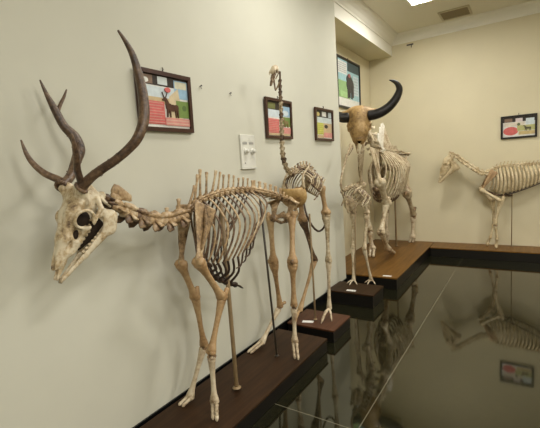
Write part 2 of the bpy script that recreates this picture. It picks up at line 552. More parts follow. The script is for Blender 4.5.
def card(x, y, z, ang, label, w=.05, d=.022):
    mb = MB()
    c, s = math.cos(ang), math.sin(ang)
    mb.box((-w, -d, 0), (w, d, .003))
    mb.v = [(x+c*p[0]-s*p[1], y+s*p[0]+c*p[1], z+p[2]) for p in mb.v]
    o = mb.build('label_card', M['paper'])
    tag(o, label, 'label card', 'label cards on the platforms')
    recentre(o, (x, y, z))
card(.215, 2.955, H1, .3, 'small white card lying on the ostrich platform')
card(.28, 3.83, H3, .1, 'small white card on the front edge of the wading bird platform')
card(.47, 4.49, H3, .1, 'small white card on the front edge of the buffalo platform')

# ------------------------------------------------------------------ bones
def long_bone(mb, a, b, r, ea=1.7, eb=1.6, lat=(1, 0, 0), seg=9, flat=1.0, mi=0, bow=0.0, bowdir=None):
    """shaft with flared ends and paired condyles"""
    a = V(a); b = V(b); d = b-a; L = np.linalg.norm(d); t = unit(d)
    lat = unit(V(lat)-t*np.dot(V(lat), t))
    q = np.cross(t, lat)
    ts = [0, .04, .10, .2, .35, .55, .72, .84, .92, .97, 1]
    ra = [ea*.78, ea*1.04, ea*.92, 1.16, .93, .86, .92, 1.12, eb*.93, eb*1.04, eb*.78]
    bd = V(bowdir) if bowdir is not None else q
    pts = [a+d*s + bd*bow*math.sin(math.pi*s) for s in ts]
    mb.tube(pts, [(r*x, r*x*flat*(.86 if .15 < s < .85 else .8)) for x, s in zip(ra, ts)], seg, ref=lat, mi=mi)
    for c, e in ((a, ea), (b, eb)):
        for s in (-1, 1):
            mb.ell(c+lat*s*r*e*.45, (r*e*.62, r*e*.72*flat, r*e*.62), (lat, q, t), 8, 5, mi)
    return mb

def lumps(mb, c, r, lat, t, n=6, mi=0, spread=1.0):
    """cluster of small joint bones"""
    lat = unit(lat); t = unit(t); q = np.cross(t, lat)
    rr = random.Random(int(abs(c[0]*7919+c[1]*104729+c[2]*1299709)))
    for row in (-.5, .5):
        for i in range(n//2):
            u = (i-(n//2-1)/2)/(max(1, n//2-1))
            p = V(c)+t*row*r*.85*spread+lat*u*r*1.3*spread+q*rr.uniform(-.3, .3)*r
            mb.ell(p, (r*.55, r*.7, r*.5), (lat, q, t), 7, 5, mi)
    return mb

def vertebra(c, T, up, lat, L, r, sp, sp_dir, sp_w, tw=.0, td=None, tr=None, zyg=1.0, tipw=1.1):
    """body, arch, spinous process of length sp, transverse processes of width tw"""
    mb = MB()
    c = V(c); T = unit(T); lat = unit(lat); up = unit(V(up)-T*np.dot(V(up), T))
    h = L*.46
    mb.tube([c-T*h, c-T*h*.8, c-T*h*.2, c+T*h*.3, c+T*h*.8, c+T*h], [r*.8, r, r*.78, r*.8, r*1.02, r*.75], 9)
    arch = c+up*r*1.0
    mb.ell(arch, (h*.9, r*.95, r*.75), (T, lat, up), 8, 5)
    for s in (-1, 1):
        mb.tube([arch-T*h*1.2+lat*s*r*.6, arch+T*h*1.15+lat*s*r*.62], [r*.30*zyg, r*.26*zyg], 6)
    if sp > 0:
        d = unit(V(sp_dir))
        b0 = c+up*r*.9
        mb.tube([b0, b0+d*sp*.25, b0+d*sp*.7, b0+d*sp*.96, b0+d*sp], [(sp_w*1.25, r*.42), (sp_w, r*.26), (sp_w*.85, r*.22), (sp_w*tipw, r*.34), (sp_w*tipw*.8, r*.25)], 7, ref=T)
    if tw > 0:
        dd = V(td) if td is not None else V(0, 0, 0)
        for s in (-1, 1):
            e = c+lat*s*tw+dd
            mb.tube([c+lat*s*r*.6, (c+lat*s*r*.6+e)/2, e], [(r*.55, r*.3), (r*.42, r*.22), ((tr or r*.5), r*.2)], 7, ref=T)
    return mb

def rib_curve(top, bot, lat, side, half, botw, bow, n=10, rise=.012, back=None):
    """points of one rib between its vertebra and its lower end"""
    top = V(top); bot = V(bot); back = V(back)
    P = []
    for i in range(n+1):
        t = i/n
        w = half*math.sin(min(1, t/.48)*math.pi/2) if t < .48 else half+(botw-half)*(1-math.cos((t-.48)/.52*math.pi/2))
        w = max(w, .012)
        P.append(top*(1-t)+bot*t + back*bow*math.sin(math.pi*t) + V(lat)*side*w + UP*rise*math.sin(min(1, t/.25)*math.pi))
    return P

def scapula(top_f, top_r, joint, lat, side, thick, mat, root, label=None):
    mb = MB()
    tf = V(top_f); tr_ = V(top_r); j = V(joint)
    wdir = unit(tr_-tf); w = np.linalg.norm(tr_-tf)/2
    c0 = (tf+tr_)/2
    ts = [0, .03, .2, .45, .7, .84, .93, 1]
    ws = [.9, 1.0, .86, .58, .34, .24, .30, .26]
    th = [.5, .7, .6, .7, 1.0, 1.5, 2.6, 2.2]
    pts = [c0*(1-t)+j*t for t in ts]
    mb.tube(pts, [(w*a, thick*b) for a, b in zip(ws, th)], 14, ref=wdir)
    out = V(lat)*side
    ax = j-c0
    s0 = c0+ax*.06-wdir*w*.15; s1 = c0+ax*.8-wdir*w*.02
    pp = [s0*(1-t)+s1*t+out*(thick*.5+.018*math.sin(t*math.pi*.8+.2)) for t in np.linspace(0, 1, 7)]
    mb.tube(pp, [(.003, .008), (.004, .012), (.004, .014), (.004, .015), (.004, .015), (.005, .013), (.004, .006)], 6, ref=wdir)
    o = mb.build('scapula', mat, root)
    if label: o['label'] = label
    return o

def frame_of(T, lat):
    T = unit(T); lat = unit(V(lat)-T*np.dot(V(lat), T))
    return T, lat, np.cross(T, lat)

def ungulate_foot(fet, toe, r, lat, matb, root, ground):
    """two digits from the fetlock to the ground"""
    fet = V(fet); toe = V(toe)
    toe[2] = max(toe[2], ground+r*.3); d = toe-fet
    for s in (-1, 1):
        mb = MB()
        o = V(lat)*s*r*.62
        p0 = fet+o; p1 = fet+d*.42+o*1.05; p2 = fet+d*.68+o*1.05; p3 = fet+d+o*1.0
        p1[2] = max(p1[2], ground+r*.72); p2[2] = max(p2[2], ground+r*.62)
        mb.tube([p0, p0*.7+p1*.3, p0*.25+p1*.75, p1], [r*.62, r*.48, r*.46, r*.55], 7)
        mb.tube([p1, p1*.5+p2*.5, p2], [r*.5, r*.40, r*.48], 7)
        fwd = unit(V(d[0], d[1], 0)) if np.hypot(d[0], d[1]) > .01 else V(0, 0, 0)
        q = V(p3); q[2] = ground+r*.32
        mb.tube([p2, p2*.4+q*.6, q], [(r*.46, r*.5), (r*.5, r*.5), (r*.26, r*.2)], 7, ref=lat)
        mb.build('digit', matb, root)

def fore_leg(root, pts, r, lat, side, mats, thick=.006, ground=.11, single=False):
    tf, tr_, sh, el, ca, fe, to = [V(p) for p in pts]
    mb_, ml, mp = mats
    scapula(tf, tr_, sh, lat, side, thick, mb_, root)
    long_bone(MB(), sh, el, r*1.12, 1.75, 1.55, lat).build('humerus', ml, root)
    mb = MB()
    long_bone(mb, el, ca, r*.92, 1.55, 1.6, lat)
    back = unit(np.cross(unit(ca-el), V(lat)))
    if np.dot(back, el-sh) < 0: back = -back
    ol = el+unit(el-ca)*r*2.6+back*r*1.5
    mb.tube([ol, el+back*r*1.2, el*.7+ca*.3+back*r*.85, el*.3+ca*.7+back*r*.6], [(r*.8, r*.6), (r*.9, r*.55), (r*.45, r*.35), (r*.2, r*.2)], 7, ref=back)
    mb.build('radius', ml, root)
    lumps(MB(), ca+unit(fe-ca)*r*.7, r*1.15, lat, fe-ca, 6).build('carpus', M['bone_joint'], root)
    long_bone(MB(), ca+unit(fe-ca)*r*1.5, fe, r*.84, 1.5, 1.6, lat).build('metacarpal', mp, root)
    if single: single_foot(fe, to, r*.84, lat, mp, root, ground)
    else: ungulate_foot(fe+unit(to-fe)*r*.8, to, r*1.1, lat, mp, root, ground)

def single_foot(fet, toe, r, lat, matb, root, ground):
    fet = V(fet); toe = V(toe); d = toe-fet
    mb = MB()
    p1 = fet+d*.45; p2 = fet+d*.7; q = V(toe); q[2] = ground+r*.3
    mb.tube([fet, fet*.6+p1*.4, p1], [r*1.2, r*.85, r*.95], 8)
    mb.tube([p1, p2], [r*.9, r*.95], 8)
    mb.tube([p2, p2*.4+q*.6, q], [(r*1.1, r*1.0), (r*1.4, r*1.1), (r*1.3, r*.4)], 8, ref=lat)
    mb.build('digit', matb, root)

def hind_leg(root, pts, r, lat, side, mats, ground=.11, single=False):
    hip, st, ho, fe, to = [V(p) for p in pts]
    mb_, ml, mp = mats
    mb = MB()
    long_bone(mb, hip, st, r*1.12, 1.5, 1.8, lat)
    mb.ell(hip-V(lat)*side*r*1.2+UP*r*.4, r*1.15, None, 9, 6)
    mb.ell(hip+V(lat)*side*r*.6+UP*r*1.0, (r*.9, r*.9, r*1.3), None, 8, 5)
    mb.build('femur', ml, root)
    pat = st+unit((st-hip)/np.linalg.norm(st-hip)+(st-ho)/np.linalg.norm(st-ho))*r*1.9
    MB().ell(pat, (r*.7, r*.7, r*1.0), None, 8, 5).build('patella', M['bone_joint'], root)
    long_bone(MB(), st+unit(ho-st)*r*1.2, ho, r*1.0, 1.9, 1.35, lat).build('tibia', ml, root)
    mb = MB()
    lumps(mb, ho+unit(fe-ho)*r*1.1, r*1.0, lat, fe-ho, 4)
    back = unit(unit(ho-st)*.55-unit(fe-ho))
    mb.tube([ho+unit(fe-ho)*r*1.2, ho+back*r*1.8, ho+back*r*3.4], [(r*.8, r*.75), (r*.6, r*.55), (r*.75, r*.7)], 8)
    mb.build('tarsus', M['bone_joint'], root)
    long_bone(MB(), ho+unit(fe-ho)*r*1.8, fe, r*.84, 1.45, 1.6, lat).build('metatarsal', mp, root)
    if single: single_foot(fe, to, r*.84, lat, mp, root, ground)
    else: ungulate_foot(fe+unit(to-fe)*r*.8, to, r*1.1, lat, mp, root, ground)

def ungulate_pelvis(root, sac, hipn, hipf, fwd, lat, s, mat):
    """ilium wings, acetabula, ischia and the floor of the pelvis"""
    mb = MB()
    fwd = unit(fwd); sac = V(sac)
    ends = []
    for hip, sd in ((V(hipn), 1), (V(hipf), -1)):
        a = hip-V(lat)*sd*s*.10
        wing_t = sac+fwd*s*.16+V(lat)*sd*s*.40-UP*s*.05
        wing_i = sac-fwd*s*.05+V(lat)*sd*s*.10+UP*s*.06
        mb.tube([wing_t, (wing_t+wing_i)/2+fwd*s*.03, wing_i], [(s*.05, s*.03), (s*.07, s*.02), (s*.05, s*.03)], 8, ref=fwd)
        mid = (wing_t+wing_i)/2
        mb.tube([mid, mid*.6+a*.4, mid*.25+a*.75, a], [(s*.17, s*.018), (s*.085, s*.03), (s*.06, s*.045), (s*.085, s*.07)], 9, ref=V(lat))
        mb.ell(a, (s*.095, s*.095, s*.095), None, 9, 6)
        isch = a-fwd*s*.42+UP*s*.02-V(lat)*sd*s*.02
        mb.tube([a, a*.5+isch*.5, isch], [(s*.07, s*.06), (s*.05, s*.035), (s*.09, s*.04)], 8, ref=UP)
        sym = a*.45+isch*.55-V(lat)*sd*(abs(np.dot(a-sac, V(lat)))-s*.02)-UP*s*.13
        mb.tube([a-UP*s*.02, sym+fwd*s*.14], [(s*.05, s*.03), (s*.05, s*.03)], 8)
        mb.tube([isch, sym-fwd*s*.12], [(s*.05, s*.025), (s*.06, s*.025)], 8)
        mb.tube([sym+fwd*s*.15, sym-fwd*s*.15], [(s*.04, s*.03), (s*.04, s*.03)], 8)
    return mb.build('pelvis', mat, root)

def rod(root, a, b, r, mat, label=None):
    mb = MB()
    b = V(b)+UP*(r*.5+.0008)
    mb.tube([a, b], [r, r], 10)
    mb.tube([b+UP*(r*.75), b+UP*(r*.75+.005)], [r*2.2, r*1.5], 12)
    o = mb.build('support_rod', mat, root)
    if label: o['label'] = label
    return o

# ================================================================== the deer
def build_deer():
    X0 = .29
    F = V(0, -1, 0); L = V(1, 0, 0)
    t = empty('deer_skeleton', (X0, 1.9, H1), 'mounted deer skeleton with large branched antlers, nearest on the left', 'skeleton')
    B = M['bone_deer']; BL = M['bone_leg']; BP = M['bone_pale']
    # ---- skull: local x = towards the snout, y = sideways, z = towards the forehead
    O = V(.295, 1.005, 1.425); yaw = -.03
    f = unit(V(math.sin(yaw)*.32, -.32, -.947))
    l = unit(V(math.cos(yaw), math.sin(yaw), 0)); l = unit(l-f*np.dot(l, f)); u = np.cross(f, l)*-1
    if np.dot(u, V(0, -1, 0)) < 0: u = -u
    at = lambda x, y, z: O+f*x+l*y+u*z
    S = Solid()
    S.ell((.030, 0, .055), (.070, .050, .055))
    S.ell((.055, 0, .103), (.080, .066, .030), .02)
    S.cap((.10, .022, .108), (.20, .014, .112), .030, .024, .03)
    S.cap((.10, 0, .075), (.20, 0, .085), .034, .030, .02)
    S.cap((.19, .010, .112), (.325, .006, .128), .024, .010, .02)
    S.cap((.14, .034, .050), (.25, .024, .084), .021, .013, .018)
    S.cap((.20, .020, .095), (.30, .012, .112), .024, .014, .02)
    S.cap((-.015, .042, .115), (.04, .040, .092), .021, .027, .014)
    S.ell((.09, 0, .07), (.06, .040, .050), .01)
    S.ring((.112, .072, .084), .037, .0085, .007, -.42)
    S.cap((.142, .068, .055), (.165, .050, .060), .016, .014, .012)
    S.cap((.142, .072, .050), (.055, .074, .022), .0085, .0085, .008)
    S.cap((.055, .074, .022), (.015, .050, .035), .0095, .013, .008)
    S.cap((.290, .015, .100), (.362, .009, .112), .0085, .006, .008)
    S.ell((-.005, .020, .000), (.020, .014, .020), .008)
    S.cap((.01, .036, .01), (.035, .038, -.040), .009, .005, .008)
    S.cap((-.03, 0, .055), (-.005, 0, .06), .012, .022, .015)
    S.ell((.114, .082, .084), (.031, .055, .031), .005, True)
    S.ell((.042, .076, .052), (.030, .030, .018), .008, True)
    S.ell((.165, .056, .040), (.055, .030, .014), .008, True, -.25)
    S.ell((.178, .052, .088), (.024, .026, .013), .006, True, -.3)
    S.ell((.225, .036, .104), (.026, .012, .008), .006, True)
    S.ell((.322, 0, .136), (.050, .012, .014), .006, True)
    S.ell((.33, 0, .112), (.050, .007, .03), .005, True)
    mb = MB(); S.mesh((-.06, -.125, -.06), (.385, .125, .16), .0048, mb, O, f, l, u)
    skull = mb.build('skull', M['bone_skull'], t)
    S = Solid()
    S.cap((.362, .006, .088), (.255, .022, .022), .0085, .011, .01, 1.6)
    S.cap((.255, .022, .022), (.125, .046, -.050), .012, .021, .012, 2.0)
    S.cap((.125, .047, -.050), (.08, .052, -.040), .032, .034, .015, 2.8)
    S.cap((.085, .052, -.040), (.050, .057, .015), .026, .009, .012, 2.6)
    S.cap((.07, .056, -.005), (.11, .056, .050), .011, .005, .010, 2.0)
    mb = MB(); S.mesh((-.01, -.10, -.12), (.40, .10, .12), .0046, mb, O, f, l, u)
    mb.build('mandible', M['bone_skull'], skull)
    for s in (-1, 1):
        for low in (0, 1):
            mb = MB()
            for i in range(6):
                x = .155+i*.0165
                if low: mb.ell(at(x+.004, s*.030, -.015+i*.0105), (.0080, .0045, .009), (f, l, u), 7, 5)
                else: mb.ell(at(x, s*(.031-.0015*i), .036+i*.007), (.0088, .006, .011), (f, l, u), 7, 5)
            mb.build('tooth_row', M['tooth'], skull)
    mb = MB()
    for k in range(6):
        mb.ell(at(.366, (k-2.5)*.0045, .092), (.012, .0032, .0035), (f, l, u), 6, 4)
    mb.build('incisor_row', M['tooth'], skull)
    near = [(0.382, 0.882, 1.475), (0.420, 0.901, 1.510), (0.460, 0.931, 1.542), (0.500, 0.960, 1.570), (0.540, 0.996, 1.610), (0.570, 1.026, 1.656), (0.575, 1.060, 1.731), (0.560, 1.078, 1.836), (0.540, 1.071, 1.963), (0.535, 1.047, 2.020), (0.530, 1.016, 2.064)]
    nt_ = [(0.385, 0.882, 1.483), (0.410, 0.856, 1.542), (0.440, 0.840, 1.589), (0.465, 0.823, 1.631), (0.475, 0.813, 1.670)]
    far = [(0.235, 0.884, 1.484), (0.200, 0.946, 1.523), (0.170, 0.993, 1.580), (0.150, 1.029, 1.639), (0.130, 1.027, 1.699), (0.110, 0.996, 1.749), (0.090, 0.976, 1.820), (0.075, 0.957, 1.885), (0.065, 0.940, 1.949)]
    ft = [(0.230, 0.906, 1.499), (0.200, 0.886, 1.514), (0.165, 0.854, 1.542), (0.135, 0.830, 1.584), (0.115, 0.818, 1.629), (0.105, 0.810, 1.683)]
    ff = [(0.095, 0.980, 1.807), (0.085, 1.007, 1.850), (0.080, 1.030, 1.884), (0.080, 1.047, 1.920)]
    for beam, rb, tine, rt, fork in ((near, [.021,.019,.0185,.018,.0185,.0205,.022,.020,.0145,.010,.004], nt_, [.014,.0135,.013,.009,.003], None),
                                     (far, [.021,.020,.022,.027,.024,.019,.017,.010,.003], ft, [.012,.016,.0145,.012,.009,.003], ff)):
        mb = MB()
        mb.tube(beam, rb, 10, sub=5); mb.tube(tine, rt, 9, sub=5)
        if fork: mb.tube(fork, [.010, .0085, .007, .003], 8, sub=4)
        b0 = V(beam[0]); d0 = unit(V(beam[1])-b0)
        for k in range(14):      # burr
            a = 2*math.pi*k/14; n1 = unit(np.cross(d0, V(1, .3, .2))); n2 = np.cross(d0, n1)
            mb.ell(b0+.022*(n1*math.cos(a)+n2*math.sin(a))-d0*.004, (.008, .008, .009), None, 6, 4)
        for k in range(70):      # beading along the beam
            i = random.randrange(0, len(beam)-2); w = random.random()
            p = V(beam[i])*(1-w)+V(beam[i+1])*w; rr = rb[i]*(1-w)+rb[i+1]*w
            dd = unit(V(beam[i+1])-V(beam[i])); n1 = unit(np.cross(dd, V(random.uniform(-1, 1), random.uniform(-1, 1), random.uniform(-1, 1))))
            if i < 5: mb.ell(p+n1*rr*.93, (.0035, .0035, .003), None, 5, 4)
        o = mb.build('antler', M['antler'], skull); o['label'] = 'dark brown branched antler'
    for s in (1, -1):  # dark plugs that put the hollows' shade into colour, with some dried residue
        MB().ell(at(.112, s*.036, .080), (.039, .024, .039), (f, l, u), 14, 9).build('residue_shade_fill', M['shade_fill'], skull)['label'] = 'dark fill of residue and painted shade in the eye socket'
        MB().ell(at(.178, s*.030, .086), (.026, .012, .013), (f, l, u), 10, 7).build('residue_shade_fill', M['shade_fill'], skull)['label'] = 'dark fill of residue and painted shade below the eye'
    MB().tube([at(.10, 0, -.01), at(.17, 0, .02), at(.235, 0, .055)], [(.030, .036), (.022, .032), (.008, .012)], 12, ref=l, sub=3).build('residue_shade_fill', M['shade_fill'], skull)['label'] = 'dark fill of residue and painted shade between the jaws'
    # pedicles bridging skull and burr
    mb = MB()
    for p, s in ((near[0], 1), (far[0], -1)):
        mb.tube([at(.05, s*.042, .088), at(.01, s*.05, .108), p], [.028, .024, .0195], 10)
    mb.build('pedicle', M['bone_skull'], skull)
    # ---- spine
    cer = [(0.300, 1.028, 1.394), (0.290, 1.093, 1.366), (0.290, 1.151, 1.333), (0.290, 1.218, 1.302), (0.290, 1.294, 1.276), (0.290, 1.378, 1.264), (0.290, 1.470, 1.269)]
    C = [V(p) for p in cer]
    for i, c in enumerate(C):
        T = unit((C[min(i+1, 6)]-C[max(i-1, 0)]))
        up = V(0, -T[2], T[1]); up = up if up[2] > 0 else -up
        Ln = np.linalg.norm(C[min(i+1, 6)]-C[max(i-1, 0)])/(1 if i in (0, 6) else 2)
        if i == 0:
            mb = vertebra(c, T, up, L, Ln*.9, .026, 0, up, .01, .062, -T*.0, .03)
            mb.build('vertebra', M['bone_stain'], t)
            continue
        if i == 1:
            mb = vertebra(c, T, up, L, Ln*1.25, .022, 0, up, .01, .04, T*.02-up*.01, .014)
            base = c+up*.028
            mb.tube([base-T*.055+up*.050, base-T*.030+up*.046, base+T*.012+up*.040, base+T*.052+up*.040, base+T*.062+up*.028],
                    [(.020, .005), (.028, .006), (.026, .006), (.017, .006), (.008, .004)], 10, ref=up)
            mb.tube([base-T*.02, base-T*.02+up*.035], [(.035, .006), (.035, .005)], 8, ref=T)
        else:
            sp = [0, 0, .014, .018, .026, .042, .075][i]
            mb = vertebra(c, T, up, L, Ln*1.18, .029, sp, up+T*.1, .013, .054, -up*.024+T*.012, .019, 1.35)
            for s in (-1, 1):   # forward-pointing lower process
                mb.tube([c+L*s*.02-up*.012, c+L*s*.038-up*.034-T*.012, c+L*s*.040-up*.044-T*.03], [(.018, .007), (.024, .006), (.014, .005)], 7, ref=T, mi=1)
        mb.build('vertebra', [M['bone_stain'] if i == 3 else B, M['bone_stain']], t)
    tho = [(0.290, 1.549, 1.302), (0.290, 1.642, 1.340), (0.290, 1.729, 1.354), (0.290, 1.821, 1.364), (0.290, 1.929, 1.367), (0.290, 2.044, 1.363), (0.290, 2.143, 1.353)]
    Q, TT, st = path_sample(tho, 13)
    heights = [.15, .165, .17, .16, .15, .13, .115, .10, .09, .08, .075, .07, .066]
    for i in range(13):
        T = TT[i]; up = V(0, -T[2], T[1])
        mb = vertebra(Q[i], T, up, L, st*1.0, .019, heights[i]*(.97 if i % 3 else .86), V(0, [.55, .30, .12, .16, .40, .34, .2, .22, .2, .2, .18, .15, .12][i], 1), .0075 if i > 4 else .0095, .030, up*.012, .011, 1.1, 1.5)
        mb.build('vertebra', B, t)
    lum = [(0.290, 2.166, 1.349), (0.290, 2.261, 1.331), (0.290, 2.388, 1.301), (0.290, 2.495, 1.270)]
    Q2, T2, st2 = path_sample(lum, 6)
    for i in range(6):
        T = T2[i]; up = V(0, -T[2], T[1])
        vertebra(Q2[i], T, up, L, st2*1.05, .021, .058, up-T*.1, .020, .085, -up*.008-T*.02, .016).build('vertebra', B, t)
    sac = V((0.290, 2.573, 1.245))
    Q3, T3, st3 = path_sample([Q2[-1]+T2[-1]*.05, sac, sac+V(0, .12, -.06), sac+V(0, .16, -.12)], 6)
    mb = MB()
    for i in range(4): 
        m2 = vertebra(Q3[i], T3[i], UP, L, st3*1.1, .019-.002*i, .04-.008*i, UP+V(0, .2, 0), .014, .05-.012*i, V(0, 0, 0), .02)
        mb.add(m2.v, m2.f)
    mb.build('sacrum', B, t)
    for i in range(4, 6):
        vertebra(Q3[i], T3[i], UP, L, st3*.9, .012, .01, UP, .01, .02).build('vertebra', B, t)
    # ---- ribs, sternum
    bots = [(0.310, 1.594, 0.995), (0.330, 1.613, 0.989), (0.350, 1.633, 0.983), (0.360, 1.664, 0.976), (0.370, 1.697, 0.972), (0.375, 1.736, 0.972), (0.380, 1.778, 0.975), (0.385, 1.821, 0.981), (0.390, 1.866, 0.993), (0.395, 1.903, 1.014), (0.400, 1.942, 1.041), (0.400, 1.980, 1.079), (0.400, 1.998, 1.140)]
    st_pts = [V((0.290, 1.612, 0.966)), V((0.290, 1.657, 0.912)), V((0.290, 1.722, 0.861)), V((0.290, 1.801, 0.816)), V((0.290, 1.867, 0.784))]
    sternQ, sternT, sst = path_sample(st_pts, 7)
    mb = MB()
    for q, T in zip(sternQ, sternT):
        mb.tube([q-T*sst*.46, q, q+T*sst*.46], [(.022, .019), (.016, .014), (.023, .019)], 8, ref=L)
    mb.tube([sternQ[-1], sternQ[-1]+sternT[-1]*.06, sternQ[-1]+sternT[-1]*.10-UP*.01], [(.014, .008), (.022, .005), (.012, .003)], 8, ref=L)
    mb.build('sternum', M['cartilage'], t)
    half = [.055, .078, .095, .108, .116, .122, .126, .127, .126, .123, .118, .110, .10]
    for i in range(13):
        top = Q[i]+V(0, 0, .002)
        b = V(bots[i]); bw = b[0]-X0
        for s in (1, -1):
            bb = V(X0, b[1], b[2])
            pts = rib_curve(top, bb, L, s, half[i], bw, .045+.004*i, back=V(0, 1, 0))
            w = .0090 if 1 < i < 9 else .007
            MB().tube(pts, [(w*.7, .006)]+[(w, .0048)]*(len(pts)-3)+[(w*1.05, .005), (w*.8, .0045)], 7, ref=V(0, 1, 0)).build('rib', B if s > 0 and i % 2 else M['bone_stain'], t)
            k = min(6, int(i*.75)) if i < 8 else 6
            tgt = sternQ[k]+L*s*.014
            e = pts[-1]
            if i < 8:
                m = (e+tgt)/2+V(0, .022, -.014)+L*s*.02
                MB().tube([e, m, tgt], [(.0085, .006), (.008, .006), (.008, .006)], 7, sub=4).build('costal_cartilage', M['cartilage'], t)
            else:
                j = min(12, 7+(i-8)); nb = V(bots[i-1])
                tg = V(X0+s*(nb[0]-X0)*.92, nb[1]-.015, nb[2]-.03-.01*(12-i))
                MB().tube([e, e*.5+tg*.5+V(0, .01, -.03), tg], [(.007, .005), (.0065, .005), (.004, .004)], 7, sub=4).build('costal_cartilage', M['cartilage'], t)
    # spiky calcified cartilage along the breast
    # ---- legs
    mats = (B, BL, BP)
    fore_leg(t, [(0.345, 1.532, 1.332), (0.350, 1.703, 1.307), (0.395, 1.473, 1.031), (0.400, 1.629, 0.789), (0.385, 1.517, 0.505), (0.380, 1.516, 0.212), (0.399, 1.487, 0.120)], .0205, L, 1, mats)
    fore_leg(t, [(0.225, 1.511, 1.338), (0.230, 1.644, 1.317), (0.185, 1.543, 0.986), (0.180, 1.634, 0.759), (0.170, 1.684, 0.431), (0.135, 1.560, 0.142), (0.119, 1.493, 0.120)], .0205, L, -1, mats)
    hn = (0.370, 2.521, 1.124); hf = (0.210, 2.462, 1.123)
    ungulate_pelvis(t, sac, hn, hf, F, L, .34, B)
    hind_leg(t, [hn, (0.420, 2.404, 0.809), (0.420, 2.388, 0.488), (0.430, 2.352, 0.226), (0.468, 2.298, 0.120)], .0205, L, 1, mats)
    hind_leg(t, [hf, (0.170, 2.530, 0.759), (0.155, 2.606, 0.368), (0.120, 2.367, 0.150), (0.092, 2.228, 0.120)], .0205, L, -1, mats)
    # ---- rods that carry it
    rod(t, (0.290, 1.814, 1.303), (0.314, 1.795, 0.110), .0135, M['rod'], 'thick brown support rod')
    rod(t, (0.290, 2.232, 1.291), (0.313, 2.278, 0.110), .008, M['rod_dark'], 'thin dark support rod')
    return t
build_deer()

# ================================================================== birds
def bird_foot(root, ank, foot, r, toes, mat, ground):
    ank = V(ank); foot = V(foot)
    long_bone(MB(), ank+unit(foot-ank)*r*1.0, foot, r, 1.7, 1.5, (1, 0, 0), flat=.85).build('tarsometatarsus', mat, root)
    for dx, dy, ln, rr in toes:
        d = unit(V(dx, dy, 0)); e = V(foot[0], foot[1], ground+rr*.8)+d*ln
        mb = MB()
        p0 = foot-UP*r*.3
        P = [p0*(1-a)+e*a+UP*(rr*1.6*math.sin(math.pi*min(1, a*1.1))) for a in (0, .22, .4, .6, .78, 1)]
        P[-1][2] = ground+rr*.5
        mb.tube(P, [rr*1.15, rr*.85, rr*1.1, rr*.8, rr*.95, rr*.3], 7)
        mb.build('toe', mat, root)

def bird_leg(root, hip, knee, ank, foot, r, mats, toes, ground):
    mb_, ml, mp = mats
    long_bone(MB(), hip, knee, r*1.25, 1.6, 1.9, (1, 0, 0)).build('femur', ml, root)
    mb = MB()
    d = unit(V(ank)-V(knee))
    long_bone(mb, V(knee)+d*r*1.6, ank, r*1.0, 2.1, 1.7, (1, 0, 0))
    fib = V(knee)+d*r*1.4+V(r*1.6, 0, 0)
    mb.tube([fib, fib+d*np.linalg.norm(V(ank)-V(knee))*.55-V(r*.8, 0, 0)], [r*.45, r*.2], 6)
    mb.build('tibiotarsus', mb_, root)
    bird_foot(root, ank, foot, r*.9, toes, mp, ground)

def bird_ribs(root, spine, sternum_side, half, n, lat, mat, r):
    """ribs in two rows, each with a short uncinate spur"""
    for i in range(n):
        a = V(spine[i]); 
        for s in (1, -1):
            b = V(sternum_side(i, s))
            P = []
            for k in range(9):
                w = k/8
                x = a*(1-w)+b*w + V(lat)*s*half*math.sin(math.pi*min(1, w*1.05))**.8*(1-.35*w) + V(0, .03, 0)*math.sin(math.pi*w)
                P.append(x)
            mb = MB()
            mb.tube(P, [(r*1.2, r*.7)]*9, 7, ref=V(0, 1, 0))
            mb.tube([P[4], P[4]+V(0, .045, .03)], [(r*1.1, r*.6), (r*.8, r*.4)], 6)
            mb.build('rib', mat if (i+s) % 3 else M['bone_stain'], root)

